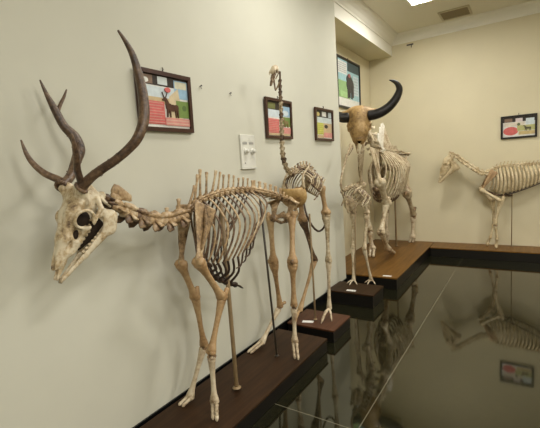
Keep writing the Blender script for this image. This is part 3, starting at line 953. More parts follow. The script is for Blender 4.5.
def build_ostrich():
    X0 = .26
    L = V(1, 0, 0)
    t = empty('ostrich_skeleton', (X0, 3.05, H1), 'tall long-necked ostrich skeleton standing behind the antlered deer', 'skeleton')
    B = M['bone_bird']; BD = M['bone_stain']; BL = M['bone_leg']; BP = M['bone_pale']
    # skull: local x along the beak (pointing down and forward)
    O = V((0.260, 2.600, 2.216))
    f = unit(V(-.03, -.36, -.80)); l = unit(V(1, .0, -.03)); l = unit(l-f*np.dot(l, f)); u = np.cross(f, l)
    if u[1] > 0: u = -u
    S = Solid()
    K = .90
    S.ell((-.010, 0, .022), (.038, .032, .032))
    S.ell((.012, 0, .047), (.040, .026, .014), .01)
    S.ring((.022, .027, .028), .023, .0045, .005, .15)
    S.ell((.024, .034, .026), (.021, .026, .020), .004, True)
    mb = MB(); S.mesh((-.07, -.06, -.03), (.09, .06, .085), .0042, mb, O, f, l, u, K)
    sk = mb.build('skull', M['bone_pale'], t)
    S = Solid()
    S.cap((.01, 0, .022), (.105, 0, .033), .023, .010, .012)
    S.cap((.07, .012, .028), (.145, .004, .030), .009, .006, .008, .8)
    S.cap((.0, .030, -.002), (.075, .020, .010), .006, .005, .006)
    S.ell((.030, .030, .028), (.024, .020, .022), .004, True)
    S.ell((.085, .014, .034), (.022, .010, .006), .004, True)
    mb = MB(); S.mesh((-.05, -.06, -.04), (.17, .06, .075), .0042, mb, O, f, l, u, K)
    mb.build('beak', BD, sk)['label'] = 'dark brown beak and cheek bones'
    at = lambda x, y, z: O+(f*x+l*y+u*z)*K
    mb = MB()
    pts = lambda s: [at(-.005, s*.032, -.010), at(.05, s*.030, -.034), at(.10, s*.018, -.046), at(.145, 0, -.046)]
    for s in (1, -1): mb.tube(pts(s), [(.008, .005), (.008, .004), (.007, .004), (.006, .004)], 7, sub=4)
    mb.build('mandible', M['bone_stain'], sk)
    neck = [(0.260, 2.649, 2.150), (0.260, 2.644, 2.067), (0.260, 2.642, 1.969), (0.260, 2.635, 1.863), (0.260, 2.630, 1.764), (0.260, 2.624, 1.665), (0.260, 2.627, 1.591), (0.260, 2.649, 1.525), (0.260, 2.689, 1.469), (0.260, 2.749, 1.438)]
    Q, T, st = path_sample(neck, 19)
    for i in range(19):
        tt = T[i]; up = unit(np.cross(L, tt))
        r = .0082+.0062*i/18
        mb = MB()
        h = st*.5
        c = Q[i]
        mb.tube([c-tt*h, c-tt*h*.75, c, c+tt*h*.7, c+tt*h], [(r*1.25, r*1.0), (r*1.45, r*1.1), (r*.85, r*.75), (r*1.35, r*1.05), (r*1.0, r*.9)], 9, ref=L)
        for s in (-1, 1):
            mb.tube([c-tt*h*.9+L*s*r*1.0, c-tt*h*.5+L*s*r*1.7, c+tt*h*.4+L*s*r*1.2], [(r*.5, r*.35)]*2+[r*.2], 6)
            mb.tube([c+tt*h*.9+L*s*r*.8-up*r, c-tt*h*.1+L*s*r*.5-up*r*1.2], [r*.35, r*.3], 6)
        mb.build('vertebra', BD if i < 4 or i % 4 == 2 else B, t)
    back = [(0.260, 2.782, 1.440), (0.260, 2.870, 1.474), (0.260, 2.959, 1.487), (0.260, 3.049, 1.471), (0.260, 3.119, 1.415)]
    QB, TB, sb = path_sample(back, 9)
    for i in range(9):
        up = unit(np.cross(L, TB[i])); up = up if up[2] > 0 else -up
        vertebra(QB[i], TB[i], up, L, sb*1.1, .018, .038, up, sb*.36, .045, up*.01, .012).build('vertebra', BD if i % 3 == 2 else B, t)
    # breast bone: a shallow rounded bowl
    cs = V((0.260, 2.753, 1.267))
    S = Solid()
    S.ell((0, 0, 0), (.060, .112, .112), .01)
    S.ell((-.040, 0, .020), (.062, .100, .100), .012, True)
    S.ell((0, 0, .135), (.14, .20, .07), .014, True, .25)
    mb = MB(); S.mesh((-.15, -.15, -.15), (.13, .15, .14), .0055, mb, cs, V(.28, -.90, -.30), unit(V(.955, .28, 0)), V(.09, -.28, .95), 1.0)
    mb.build('sternum', M['bone_ochre'], t)['label'] = 'ochre bowl-shaped breastbone'
    for s in (1, -1):
        p = cs+L*s*.10+UP*.055
        MB().tube([p, p+V(-s*.02, .03, .10), p+V(-s*.02, .14, .17)], [(.015, .008), (.010, .007), (.010, .006)], 8, ref=L, sub=4).build('coracoid', B, t)
        q = p+V(s*.012, .05, .06)
        long_bone(MB(), q, q+V(s*.035, .13, -.10), .0075, 1.5, 1.5, L).build('humerus', BD, t)
        long_bone(MB(), q+V(s*.035, .13, -.115), q+V(s*.03, .04, -.16), .005, 1.5, 1.4, L).build('radius', BD, t)
    stern = lambda i, s: cs+V(s*.105, .05+.028*i, .045-.012*i)
    bird_ribs(t, [q for q in QB[1:8]], stern, .085, 7, L, B, .0075)
    # pelvis: long roof-like blade
    p0 = V((0.260, 3.048, 1.462)); p1 = V((0.260, 3.205, 1.293))
    hipn = V((0.360, 3.072, 1.309)); hipf = V(hipn); hipf[0] = .165
    mb = MB()
    mid = (hipn+hipf)/2
    a = QB[6]+UP*.02; b = V(X0, mid[1]-.02, mid[2]+.055); c = b+V(0, .16, -.07)
    mb.tube([a, (a+b)/2+UP*.03, b, (b+c)/2+UP*.015, c], [(.025, .02), (.04, .022), (.045, .025), (.03, .02), (.015, .015)], 10, ref=L, sub=3)
    for s, h in ((1, hipn), (-1, hipf)):
        mb.tube([b+L*s*.03, h-L*s*.03, h], [(.05, .02), (.035, .03), (.032, .03)], 8)
        mb.tube([h, h+V(-s*.03, .09, -.05), h+V(-s*.07, .17, -.10)], [(.022, .010), (.014, .008), (.010, .006)], 7)
    mb.build('pelvis', B, t)
    e1 = V((0.240, 3.002, 1.064)); e2 = V((0.270, 3.130, 0.909)); e3 = V((0.330, 3.179, 0.976))
    MB().tube([hipf+UP*-.03, e1, e2, e3, hipn+V(0, .02, -.08)], [.009, .009, .010, .009, .008], 7, sub=4).build('pubis', M['cartilage'], t)
    toes = [(.0, -1, .15, .014), (.75, -.8, .09, .010)]
    bird_leg(t, hipn+V(0, 0, -.01), (0.370, 3.116, 1.081), (0.370, 3.120, 0.642), (0.360, 3.107, 0.208), .0185, (B, BL, BP), [(-.1, -1, .15, .014), (.6, -.8, .085, .010)], H1)
    kf = (0.170, 3.045, 1.030)
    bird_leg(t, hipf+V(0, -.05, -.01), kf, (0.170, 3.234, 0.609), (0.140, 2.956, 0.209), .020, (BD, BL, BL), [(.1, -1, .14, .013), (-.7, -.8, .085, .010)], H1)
    rod(t, (0.260, 3.013, 1.080), (0.264, 3.009, 0.110), .0085, M['rod'])
build_ostrich()

def build_wader():
    X0 = .29
    L = V(1, 0, 0)
    t = empty('wading_bird_skeleton', (X0, 4.05, H3), 'small slender bird skeleton with a curved neck in front of the buffalo', 'skeleton')
    B = M['bone_bird']; BD = M['bone_stain']; BP = M['bone_pale']
    O = V((0.280, 3.998, 1.678))
    f = unit(V(.05, -.75, -.55)); l = unit(V(1, .05, 0)); l = unit(l-f*np.dot(l, f)); u = np.cross(l, f)*-1
    if u[2] < 0: u = -u
    S = Solid()
    S.ell((0, 0, .0), (.038, .026, .026))
    S.cap((.02, 0, -.003), (.14, 0, -.012), .013, .004, .012)
    S.ell((.018, .024, .004), (.015, .016, .013), .004, True)
    mb = MB(); S.mesh((-.06, -.05, -.05), (.17, .05, .05), .0042, mb, O, f, l, u)
    sk = mb.build('skull', B, t)
    mb = MB()
    at = lambda x, y, z: O+f*x+l*y+u*z
    for s in (1, -1): mb.tube([at(.005, s*.020, -.022), at(.06, s*.010, -.028), at(.135, 0, -.026)], [.005, .0045, .003], 6)
    mb.build('mandible', BD, sk)
    neck = [(0.285, 3.955, 1.656), (0.285, 3.888, 1.604), (0.285, 3.808, 1.512), (0.285, 3.729, 1.414), (0.285, 3.678, 1.326), (0.285, 3.676, 1.265), (0.285, 3.731, 1.225), (0.285, 3.824, 1.223)]
    Q, T, st = path_sample(neck, 17)
    for i in range(17):
        c = Q[i]; tt = T[i]; h = st*.5; r = .0105
        MB().tube([c-tt*h, c-tt*h*.7, c, c+tt*h*.7, c+tt*h], [(r*1.2, r), (r*1.45, r*1.1), (r*.85, r*.75), (r*1.35, r*1.05), (r, r*.8)], 8, ref=L).build('vertebra', B, t)
    back = [(0.290, 3.785, 1.226), (0.290, 3.925, 1.246), (0.290, 4.099, 1.233), (0.290, 4.266, 1.186), (0.290, 4.374, 1.119)]
    QB, TB, sb = path_sample(back, 9)
    for i in range(9):
        up = unit(np.cross(L, TB[i])); up = up if up[2] > 0 else -up
        vertebra(QB[i], TB[i], up, L, sb*1.0, .014, .022, up, sb*.36, .03, up*.004, .009).build('vertebra', B, t)
    cs = V((0.290, 3.851, 1.084))
    S = Solid()
    S.ell((0, 0, 0), (.05, .06, .09), .01)
    S.ell((-.03, 0, .02), (.05, .055, .09), .01, True)
    S.ell((.055, 0, -.02), (.035, .006, .075), .01)
    mb = MB(); S.mesh((-.13, -.10, -.13), (.12, .10, .12), .005, mb, cs, V(0, -.95, -.30), L, V(0, -.30, .95), 1.0)
    mb.build('sternum', B, t)
    stern = lambda i, s: cs+V(s*.055, .03+.035*i, .05-.022*i)
    bird_ribs(t, [q for q in QB[1:8]], stern, .075, 7, L, B, .0065)
    for s in (1, -1):
        p = QB[1]+V(s*.085, 0, -.02)
        MB().tube([cs+V(s*.05, -.01, .08), p, QB[4]+V(s*.06, 0, .01)], [(.012, .006), (.013, .006), (.009, .004)], 7, sub=3).build('coracoid', B, t)
        MB().tube([p, p+V(s*.03, .13, -.10), p+V(s*.035, .20, -.07)], [.010, .008, .009], 7).build('humerus', B, t)
        MB().tube([p+V(s*.035, .20, -.07), p+V(s*.03, .06, -.17)], [.008, .007], 7).build('ulna', B, t)
    hipn = V((0.335, 4.206, 1.044)); hipf = V(hipn); hipf[0] = .235
    mb = MB()
    b = V(X0, hipn[1], hipn[2]+.05)
    mb.tube([QB[6], b, b+V(0, .16, -.07)], [(.025, .02), (.045, .022), (.015, .015)], 9, ref=L, sub=3)
    for h in (hipn, hipf): mb.ell(h, .026, None, 8, 6)
    mb.build('pelvis', B, t)
    for k in range(3):
        c = b+V(0, .18+.03*k, -.085-.022*k)
        MB().ell(c, (.016, .016, .013), None, 7, 5).build('tail_vertebra', B, t)
    toes = [(-.15, -1, .095, .008), (.85, -.75, .085, .0075), (-.9, -.65, .08, .0075)]
    bird_leg(t, hipn, (0.350, 4.217, 0.930), (0.360, 4.063, 0.551), (0.385, 4.178, 0.171), .0165, (B, B, BP), toes, H3)
    bird_leg(t, hipf, (0.225, 4.122, 0.953), (0.220, 4.076, 0.552), (0.210, 4.087, 0.178), .0165, (B, B, BP), toes, H3)
    rod(t, (0.270, 4.075, 1.037), (0.224, 4.102, 0.140), .007, M['rod'])
build_wader()

# ================================================================== the buffalo
def build_buffalo():
    X0 = .11
    F = V(0, -1, 0); L = V(1, 0, 0)
    t = empty('buffalo_skeleton', (X0, 5.9, H3), 'mounted buffalo skeleton with sweeping black horns in the corner niche', 'skeleton')
    B = M['bone_buffalo']; BL = M['bone_buffalo']; BP = M['bone_pale']
    # skull, local x down the face, z out of the forehead
    yaw = .30
    O = V(.035, 4.92, 2.165)
    out = unit(V(math.sin(yaw), -math.cos(yaw), .22))
    l = unit(V(math.cos(yaw), math.sin(yaw), 0))
    f = -np.cross(out, l) if np.cross(out, l)[2] > 0 else np.cross(out, l)
    u = out
    at = lambda x, y, z: O+f*x+l*y+u*z
    S = Solid()
    S.ell((.10, 0, -.06), (.15, .150, .105))
    S.ell((.02, 0, -.02), (.095, .150, .08), .04)
    S.cap((.12, 0, -.05), (.34, 0, -.05), .130, .112, .05)
    S.cap((.32, 0, -.05), (.46, 0, -.055), .106, .084, .03)
    S.cap((.22, .07, -.11), (.42, .055, -.10), .05, .036, .03)
    S.cap((.46, .045, -.07), (.525, .030, -.085), .030, .018, .02)
    S.ring((.272, .112, -.046), .046, .015, .014, -.5)
    S.cap((.30, .122, -.08), (.16, .132, -.16), .018, .020, .015)
    S.cap((.045, .12, -.035), (.045, .19, -.04), .060, .055, .03)
    S.ell((-.0, 0, -.15), (.08, .11, .07), .03)
    S.ell((.275, .138, -.048), (.038, .050, .038), .010, True)
    S.ell((.15, .155, -.11), (.05, .05, .035), .012, True)
    S.ell((.480, 0, -.025), (.055, .042, .034), .010, True)
    S.ell((.52, 0, -.07), (.05, .014, .05), .008, True)
    S.ell((.36, .122, -.05), (.045, .022, .02), .010, True)
    mb = MB(); S.mesh((-.11, -.29, -.25), (.57, .29, .09), .0095, mb, O, f, l, u, 1.0, (.80, 1.06, .95))
    sk = mb.build('skull', M['bone_buffskull'], t)
    at = lambda x, y, z: O+f*x*.84+l*y+u*z*.95
    for s in (1, -1):  # dark plugs colouring in the shade of sockets and nose, with residue
        MB().ell(O+f*.275*.80+l*s*.104+u*(-.040), (.030, .018, .036), (f, l, u), 12, 8).build('residue_shade_fill', M['shade_fill'], sk)['label'] = 'dark fill of residue and painted shade in the eye socket'
    MB().ell(O+f*.475*.80+u*(-.062), (.042, .040, .024), (f, l, u), 12, 8).build('residue_shade_fill', M['shade_fill'], sk)['label'] = 'dark fill of residue and painted shade in the nose opening'
    # the jaw hangs open below and behind the face
    S = Solid()
    S.cap((.60, .022, -.115), (.47, .045, -.175), .022, .022, .015, 1.3)
    S.cap((.47, .045, -.175), (.28, .095, -.27), .022, .035, .02, 1.8)
    S.cap((.28, .095, -.27), (.14, .115, -.19), .042, .025, .02, 2.2)
    mb = MB(); S.mesh((.05, -.2, -.36), (.68, .2, -.05), .0085, mb, O, f, l, u, 1.0, (.88, 1.0, .95))
    mb.build('mandible', B, sk)
    for s in (-1, 1):
        for low in (0, 1):
            mb = MB()
            for i in range(6):
                if low: mb.ell(at(.29+.03*i, s*(.078-.007*i), -.215+.016*i), (.017, .009, .018), (f, l, u), 7, 5)
                else: mb.ell(at(.24+.03*i, s*(.062-.003*i), -.165+.006*i), (.017, .012, .02), (f, l, u), 7, 5)
            mb.build('tooth_row', M['tooth'], sk)
    hp = [(0.160, 4.940, 2.080), (0.237, 4.960, 2.084), (0.320, 4.980, 2.108), (0.407, 5.010, 2.164), (0.484, 5.030, 2.252), (0.527, 5.030, 2.347), (0.515, 5.000, 2.416), (0.476, 4.970, 2.452), (0.431, 4.940, 2.470)]
    for s in (1, -1):
        P = []
        for n, p in enumerate(hp):
            d = V(p)-O
            y = np.dot(d, l)
            P.append(V(p) if s > 0 else O+f*np.dot(d, f)-l*min(y, .17+(y-.17)*.72)+u*np.dot(d, u))
        mb = MB()
        mb.tube(P, [.064, .063, .060, .056, .049, .041, .031, .020, .004], 14, ref=u, sub=6)
        o = mb.build('horn', M['horn'], sk); o['label'] = 'curved black horn'
    # spine
    c0 = at(.02, 0, -.24)
    cer = [c0, c0+V(.02, .12, -.06), V(.10, 5.16, 1.80), V(.11, 5.27, 1.70), V(X0, 5.38, 1.62)]
    Q, T, st = path_sample(cer, 7)
    for i in range(7):
        up = unit(np.cross(L, T[i])); up = up if up[2] > 0 else -up
        mb = vertebra(Q[i], T[i], up, L, st*1.15, .045, .03+.015*i, up, .02, .10, -up*.03, .035, 1.2)
        mb.build('vertebra', B, t)
    tho = [V(X0, 5.40, 1.62), V(X0, 5.56, 1.63), V(X0, 5.75, 1.64), V(X0, 5.95, 1.62), V(X0, 6.08, 1.60)]
    Q, T, st = path_sample(tho, 13)
    hts = [.24, .33, .38, .39, .36, .31, .26, .22, .19, .16, .13, .11, .10]
    for i in range(13):
        vertebra(Q[i], T[i], UP, L, st*1.05, .032, hts[i], V(0, .30, 1), .022, .05, V(0, 0, .015), .018, 1, 1.3).build('vertebra', B if i > 4 else M['bone_white'], t)
    lum = [V(X0, 6.12, 1.60), V(X0, 6.24, 1.60), V(X0, 6.33, 1.60)]
    Q2, T2, st2 = path_sample(lum, 5)
    for i in range(5):
        vertebra(Q2[i], T2[i], UP, L, st2*1.05, .034, .09, UP, .024, .16, V(0, -.02, -.01), .02).build('vertebra', B, t)
    sac = V(X0, 6.40, 1.60)
    mb = MB()
    for i in range(4):
        m2 = vertebra(sac+V(0, .042*i, -.012*i), V(0, 1, -.25), UP, L, .045, .032-.004*i, .05-.01*i, UP, .016, .08-.015*i, V(0, 0, 0), .02)
        mb.add(m2.v, m2.f)
    mb.build('sacrum', B, t)
    for i in range(3):
        MB().ell((X0, 6.565+.004*i, 1.53-.045*i), (.02, .02, .022), None, 8, 6).build('tail_vertebra', B, t)
    # ribs
    sq, sT, sst = path_sample([V(X0, 5.30, 1.10), V(X0, 5.46, .97), V(X0, 5.68, .90), V(X0, 5.84, .90)], 7)
    mb = MB()
    for q, T_ in zip(sq, sT): mb.tube([q-T_*sst*.44, q, q+T_*sst*.44], [(.038, .026), (.030, .02), (.038, .026)], 9, ref=L)
    mb.build('sternum', M['bone_stain'], t)
    half = [.11, .15, .18, .205, .225, .24, .25, .257, .26, .258, .25, .24, .225]
    for i in range(13):
        top = Q[i]
        bz = [1.14, 1.06, 1.01, .98, .965, .965, .975, .99, 1.01, 1.05, 1.10, 1.16, 1.24][i]
        by = 5.34+.055*i+.002*i*i*.6
        bw = [.06, .08, .10, .115, .13, .145, .16, .175, .19, .20, .205, .205, .20][i]
        for s in (1, -1):
            pts = rib_curve(top, V(X0, by, bz), L, s, half[i], bw, .05, 11, .02, V(0, 1, 0))
            w = .027 if 1 < i < 10 else .018
            MB().tube(pts, [(w*.7, .012)]+[(w*(.9+.35*math.sin(math.pi*k/10)), .009) for k in range(len(pts)-2)]+[(w*.9, .008)], 8, ref=V(0, 1, .0)).build('rib', B, t)
            if i < 8:
                e = pts[-1]; tg = sq[min(6, i)]+L*s*.035
                MB().tube([e, (e+tg)/2+V(0, .02, -.03), tg], [.012, .011, .012], 7, sub=3).build('costal_cartilage', M['bone_stain'], t)
    mats = (B, BL, BP)
    r = .038
    fore_leg(t, [(0.240, 4.698, 1.652), (0.250, 4.995, 1.672), (0.330, 4.779, 1.242), (0.330, 5.017, 0.955), (0.300, 4.846, 0.603), (0.250, 5.283, 0.287), (0.210, 5.647, 0.102)], r, L, 1, mats, .012, H3)
    fore_leg(t, [(0.000, 4.927, 1.621), (-0.010, 5.219, 1.634), (-0.070, 5.199, 1.187), (-0.070, 5.391, 0.916), (-0.040, 5.371, 0.543), (-0.010, 5.399, 0.261), (0.003, 5.309, 0.150)], r, L, -1, mats, .012, H3)
    hn = V((0.290, 6.195, 1.381)); hf = V(-.06, hn[1], hn[2])
    ungulate_pelvis(t, V(X0, 6.40, 1.60), hn, hf, F, L, .52, B)
    hind_leg(t, [hn, (0.330, 6.028, 1.009), (0.320, 6.468, 0.608), (0.300, 6.458, 0.240), (0.275, 6.447, 0.125)], r, L, 1, mats, H3)
    hind_leg(t, [hf, V(-.12, 6.16, .98), V(-.11, 6.46, .70), V(-.10, 6.38, .28), V(-.09, 6.31, .15)], r, L, -1, mats, H3)
    rod(t, V(.13, 6.12, 1.58), V(.13, 6.12, H3), .014, M['rod'])
build_buffalo()

# ================================================================== the pony
def build_pony():
    Y0 = 6.43
    F = V(-1, 0, 0); L = V(0, -1, 0)
    t = empty('pony_skeleton', (1.9, Y0, H3), 'mounted pony skeleton facing left in front of the back wall', 'skeleton')
    B = M['bone_pony']; BP = M['bone_pony']
    poll = V((0.863, 6.430, 1.505)); tip = V((0.679, 6.430, 1.137))
    f = unit(tip-poll); l = L.copy(); u = unit(np.cross(l, f))
    if u[2] < 0 and u[0] > 0: u = -u
    if np.dot(u, V(-1, 0, .3)) < 0: u = -u
    ln = np.linalg.norm(tip-poll)
    S = Solid()
    S.ell((.06, 0, -.02), (.085, .055, .050))
    S.cap((.08, 0, -.02), (.20, 0, -.02), .055, .044, .02)
    S.cap((.18, 0, -.020), (.36, 0, -.020), .040, .020, .02)
    S.cap((.16, .025, -.055), (.28, .02, -.045), .028, .018, .02)
    S.cap((.34, .012, -.030), (.415, .008, -.035), .017, .012, .012)
    S.ring((.135, .056, -.022), .028, .008, .006, -.3)
    S.cap((.16, .055, -.05), (.06, .060, -.05), .010, .010, .008)
    S.ell((.0, 0, -.035), (.03, .035, .03), .012)
    S.ell((.135, .066, -.022), (.024, .036, .022), .006, True)
    S.ell((.075, .062, -.025), (.035, .020, .018), .008, True)
    S.ell((.345, .0, -.004), (.055, .018, .014), .008, True)
    mb = MB(); S.mesh((-.06, -.11, -.12), (.46, .11, .06), .0065, mb, poll, f, l, u, ln/.415, (1, 1.05, 1.22))
    sk = mb.build('skull', B, t)
    S = Solid()
    S.cap((.405, .008, -.052), (.28, .022, -.080), .015, .017, .01, 1.5)
    S.cap((.28, .022, -.080), (.12, .045, -.130), .019, .038, .015, 2.0)
    S.cap((.12, .047, -.13), (.075, .050, -.085), .045, .030, .02, 2.6)
    S.cap((.075, .05, -.09), (.06, .055, -.045), .02, .010, .012, 2.0)
    mb = MB(); S.mesh((.0, -.1, -.2), (.44, .1, -.02), .006, mb, poll, f, l, u, ln/.415, (1, 1.0, 1.22))
    mb.build('mandible', B, sk)
    at = lambda x, y, z: poll+(f*x+l*y+u*z*1.22)*ln/.415
    for s in (-1, 1):
        mb = MB()
        for i in range(6): mb.ell(at(.165+.022*i, s*.026, -.085+.002*i), (.014, .008, .012), (f, l, u), 6, 4)
        mb.build('tooth_row', M['tooth'], sk)
    cer = [(0.897, 6.430, 1.517), (0.958, 6.430, 1.483), (1.032, 6.430, 1.419), (1.111, 6.430, 1.353), (1.196, 6.430, 1.285), (1.287, 6.430, 1.223), (1.363, 6.430, 1.212)]
    Q, T, st = path_sample(cer, 8)
    for i in range(8):
        up = unit(np.cross(T[i], L)); up = up if up[2] > 0 else -up
        vertebra(Q[i], T[i], up, L, st*1.05, .030, .006+.005*i*(i > 3), up, .02, .05, -up*.012, .022, 1.3).build('vertebra', B, t)
    th = [V((1.401, 6.430, 1.246)), V((1.487, 6.430, 1.291)), V((1.645, 6.430, 1.310)), V((1.820, 6.430, 1.316)), V((1.989, 6.430, 1.317))]
    d = th[-1]-th[-2]
    dirn = unit(V(1, 0, -.012))
    th += [th[-1]+dirn*.14]
    Q, T, st = path_sample(th, 18)
    for i in range(18):
        hh = [.05, .085, .11, .125, .13, .125, .115, .105, .095, .088, .08, .075, .07, .068, .065, .063, .06, .06][i]
        vertebra(Q[i], T[i], UP, L, st*1.03, .019, hh*.50, V(.35, 0, 1), .007, .03, V(0, 0, .008), .011, 1, 1.3).build('vertebra', B, t)
    e = Q[-1]
    Q2, T2, st2 = path_sample([e+V(.04, 0, 0), e+V(.16, 0, .006), e+V(.26, 0, .004)], 6)
    for i in range(6):
        vertebra(Q2[i], T2[i], UP, L, st2*1.03, .019, .06, V(-.1, 0, 1), .017, .09, V(0, 0, 0), .016).build('vertebra', B, t)
    sac = e+V(.34, 0, 0)
    mb = MB()
    for i in range(5):
        m2 = vertebra(sac+V(.032*i, 0, -.008*i), V(1, 0, -.25), UP, L, .034, .019-.002*i, .045-.006*i, V(.3, 0, 1), .011, .06-.01*i, V(0, 0, 0), .016)
        mb.add(m2.v, m2.f)
    mb.build('sacrum', B, t)
    for i in range(6):
        MB().ell(sac+V(.18+.024*i, 0, -.05-.03*i), (.012, .012, .014), None, 7, 5).build('tail_vertebra', B, t)
    # ribs
    s0 = V((1.363, 6.430, 0.966)); s1 = V((1.556, 6.430, 0.898)); s2 = s1+V(.10, 0, .0)
    sq, sT, sst = path_sample([s0, (s0+s1)/2+V(0, 0, -.012), s1, s2], 8)
    mb = MB()
    for q, T_ in zip(sq, sT): mb.tube([q-T_*sst*.44, q, q+T_*sst*.44], [(.013, .018), (.010, .014), (.013, .018)], 8, ref=L)
    mb.build('sternum', M['bone_stain'], t)
    low = [V((1.400, 6.430, 0.994)), V((1.475, 6.430, 0.957)), V((1.562, 6.430, 0.933)), V((1.670, 6.430, 0.945)), V((1.811, 6.430, 0.998)), V((1.992, 6.430, 1.081)), V((1.992, 6.430, 1.081))+V(.13, 0, .11)]
    LQ, _, _ = path_sample(low, 18)
    half = [.05, .07, .09, .105, .115, .125, .133, .14, .144, .147, .148, .148, .147, .144, .14, .134, .126, .115]
    for i in range(18):
        for s in (1, -1):
            bw = min(.04+.009*i, .125)
            pts = rib_curve(Q[i], LQ[i], L, s, half[i], bw, .028, 10, .01, V(1, 0, 0))
            w = .0150 if i > 1 else .010
            MB().tube(pts, [(w*.7, .006)]+[(w, .005)]*(len(pts)-2)+[(w*.9, .0045)], 7, ref=V(1, 0, 0)).build('rib', B, t)
    mbs = {}
    for s in (1, -1):
        P = [LQ[i]+L*s*min(.04+.009*i, .125)+V(.004, 0, -.010) for i in range(4, 18)]
        MB().tube([sq[-1]+L*s*.01]+P, [.008]+[.007]*13+[.004], 7).build('costal_cartilage', M['cartilage'], t)
    mats = (M['bone_leg'], B, BP)
    r = .0245
    fore_leg(t, [(1.405, 6.360, 1.241), (1.516, 6.360, 1.264), (1.302, 6.320, 0.991), (1.531, 6.320, 0.838), (1.473, 6.330, 0.508), (1.494, 6.340, 0.283), (1.481, 6.350, 0.166)], r, L, 1, mats, .006, H3, True)
    fore_leg(t, [(1.383, 6.500, 1.244), (1.496, 6.500, 1.259), (1.270, 6.540, 1.004), (1.412, 6.540, 0.816), (1.451, 6.530, 0.514), (1.400, 6.520, 0.267), (1.356, 6.510, 0.179)], r, L, -1, mats, .006, H3, True)
    hn = sac+V(.08, -.11, -.14); hf = sac+V(.08, .11, -.14)
    ungulate_pelvis(t, sac, hn, hf, F, L, .34, B)
    z = H3
    hind_leg(t, [hn, hn+V(-.10, -.03, -.27), hn+V(.05, -.02, -.54), hn+V(.02, -.01, -.78), V(hn[0]+.0, hn[1]-.01, z+.01)], r, L, 1, mats, H3, True)
    hind_leg(t, [hf, hf+V(-.07, .03, -.27), hf+V(.11, .02, -.54), hf+V(.11, .01, -.78), V(hf[0]+.10, hf[1]+.01, z+.01)], r, L, -1, mats, H3, True)
    rod(t, (1.672, 6.430, 1.294), (1.666, 6.514, 0.140), .0065, M['rod'])
    rod(t, V(Q2[2][0], Y0, Q2[2][2]), V(Q2[2][0], Y0, H3), .0065, M['rod'])
build_pony()

# ================================================================== things on the walls
def frame_on_wall(origin, right, normal, w, h, label, design, fw=.024, depth=.022, fmat='frame', tilt=0.0):
    """a framed printed sheet; origin = lower left corner on the wall"""
    right = unit(right); normal = unit(normal)
    up = unit(UP*math.cos(tilt)+normal*math.sin(tilt)); normal = unit(np.cross(right, up))
    o = V(origin)+normal*.004
    t = empty('framed_poster', tuple(o+right*w/2+up*h/2), label, 'framed poster', 'framed posters on the walls')
    def slab(mb, x0, y0, x1, y1, d0, d1, mi=0):
        P = [o+right*x0+up*y0+normal*d0, o+right*x1+up*y0+normal*d0, o+right*x1+up*y1+normal*d0, o+right*x0+up*y1+normal*d0]
        mb.prism(P, normal*(d1-d0), mi)
    mb = MB()
    slab(mb, 0, 0, w, fw, 0, depth); slab(mb, 0, h-fw, w, h, 0, depth)
    slab(mb, 0, fw, fw, h-fw, 0, depth); slab(mb, w-fw, fw, w, h-fw, 0, depth)
    mb.build('frame', M[fmat], t)
    mb = MB(); mats = []; key = {}
    def mi(c):
        if c not in key:
            key[c] = len(mats)
            mats.append(plain('print_ink', c, .35, .5, .12, 25))
        return key[c]
    iw, ih = w-2*fw, h-2*fw
    X = lambda a: fw+a*iw
    Y = lambda a: fw+a*ih
    lay = 0
    for it in design:
        lay += 1
        d1 = .006+.0003*lay
        if it[0] == 'r':
            _, x0, y0, x1, y1, c = it
            slab(mb, X(x0), Y(y0), X(x1), Y(y1), .002, d1, mi(c))
        elif it[0] == 'p':
            _, poly, c = it
            mb.prism([o+right*X(x)+up*Y(y)+normal*.002 for x, y in poly], normal*(d1-.002), mi(c))
        elif it[0] == 'e':
            _, cx, cy, rx, ry, c = it
            mb.prism([o+right*X(cx+rx*math.cos(a))+up*Y(cy+ry*math.sin(a))+normal*.002 for a in np.linspace(0, 2*math.pi, 18)[:-1]], normal*(d1-.002), mi(c))
    mb.build('print', mats, t)
    mb = MB()
    c = o+right*w/2+up*(h+.006)
    mb.tube([c, c+up*.012+normal*.006, c+up*.022], [.004, .004, .004], 7)
    mb.build('hanger', M['nail'], t)
    return t

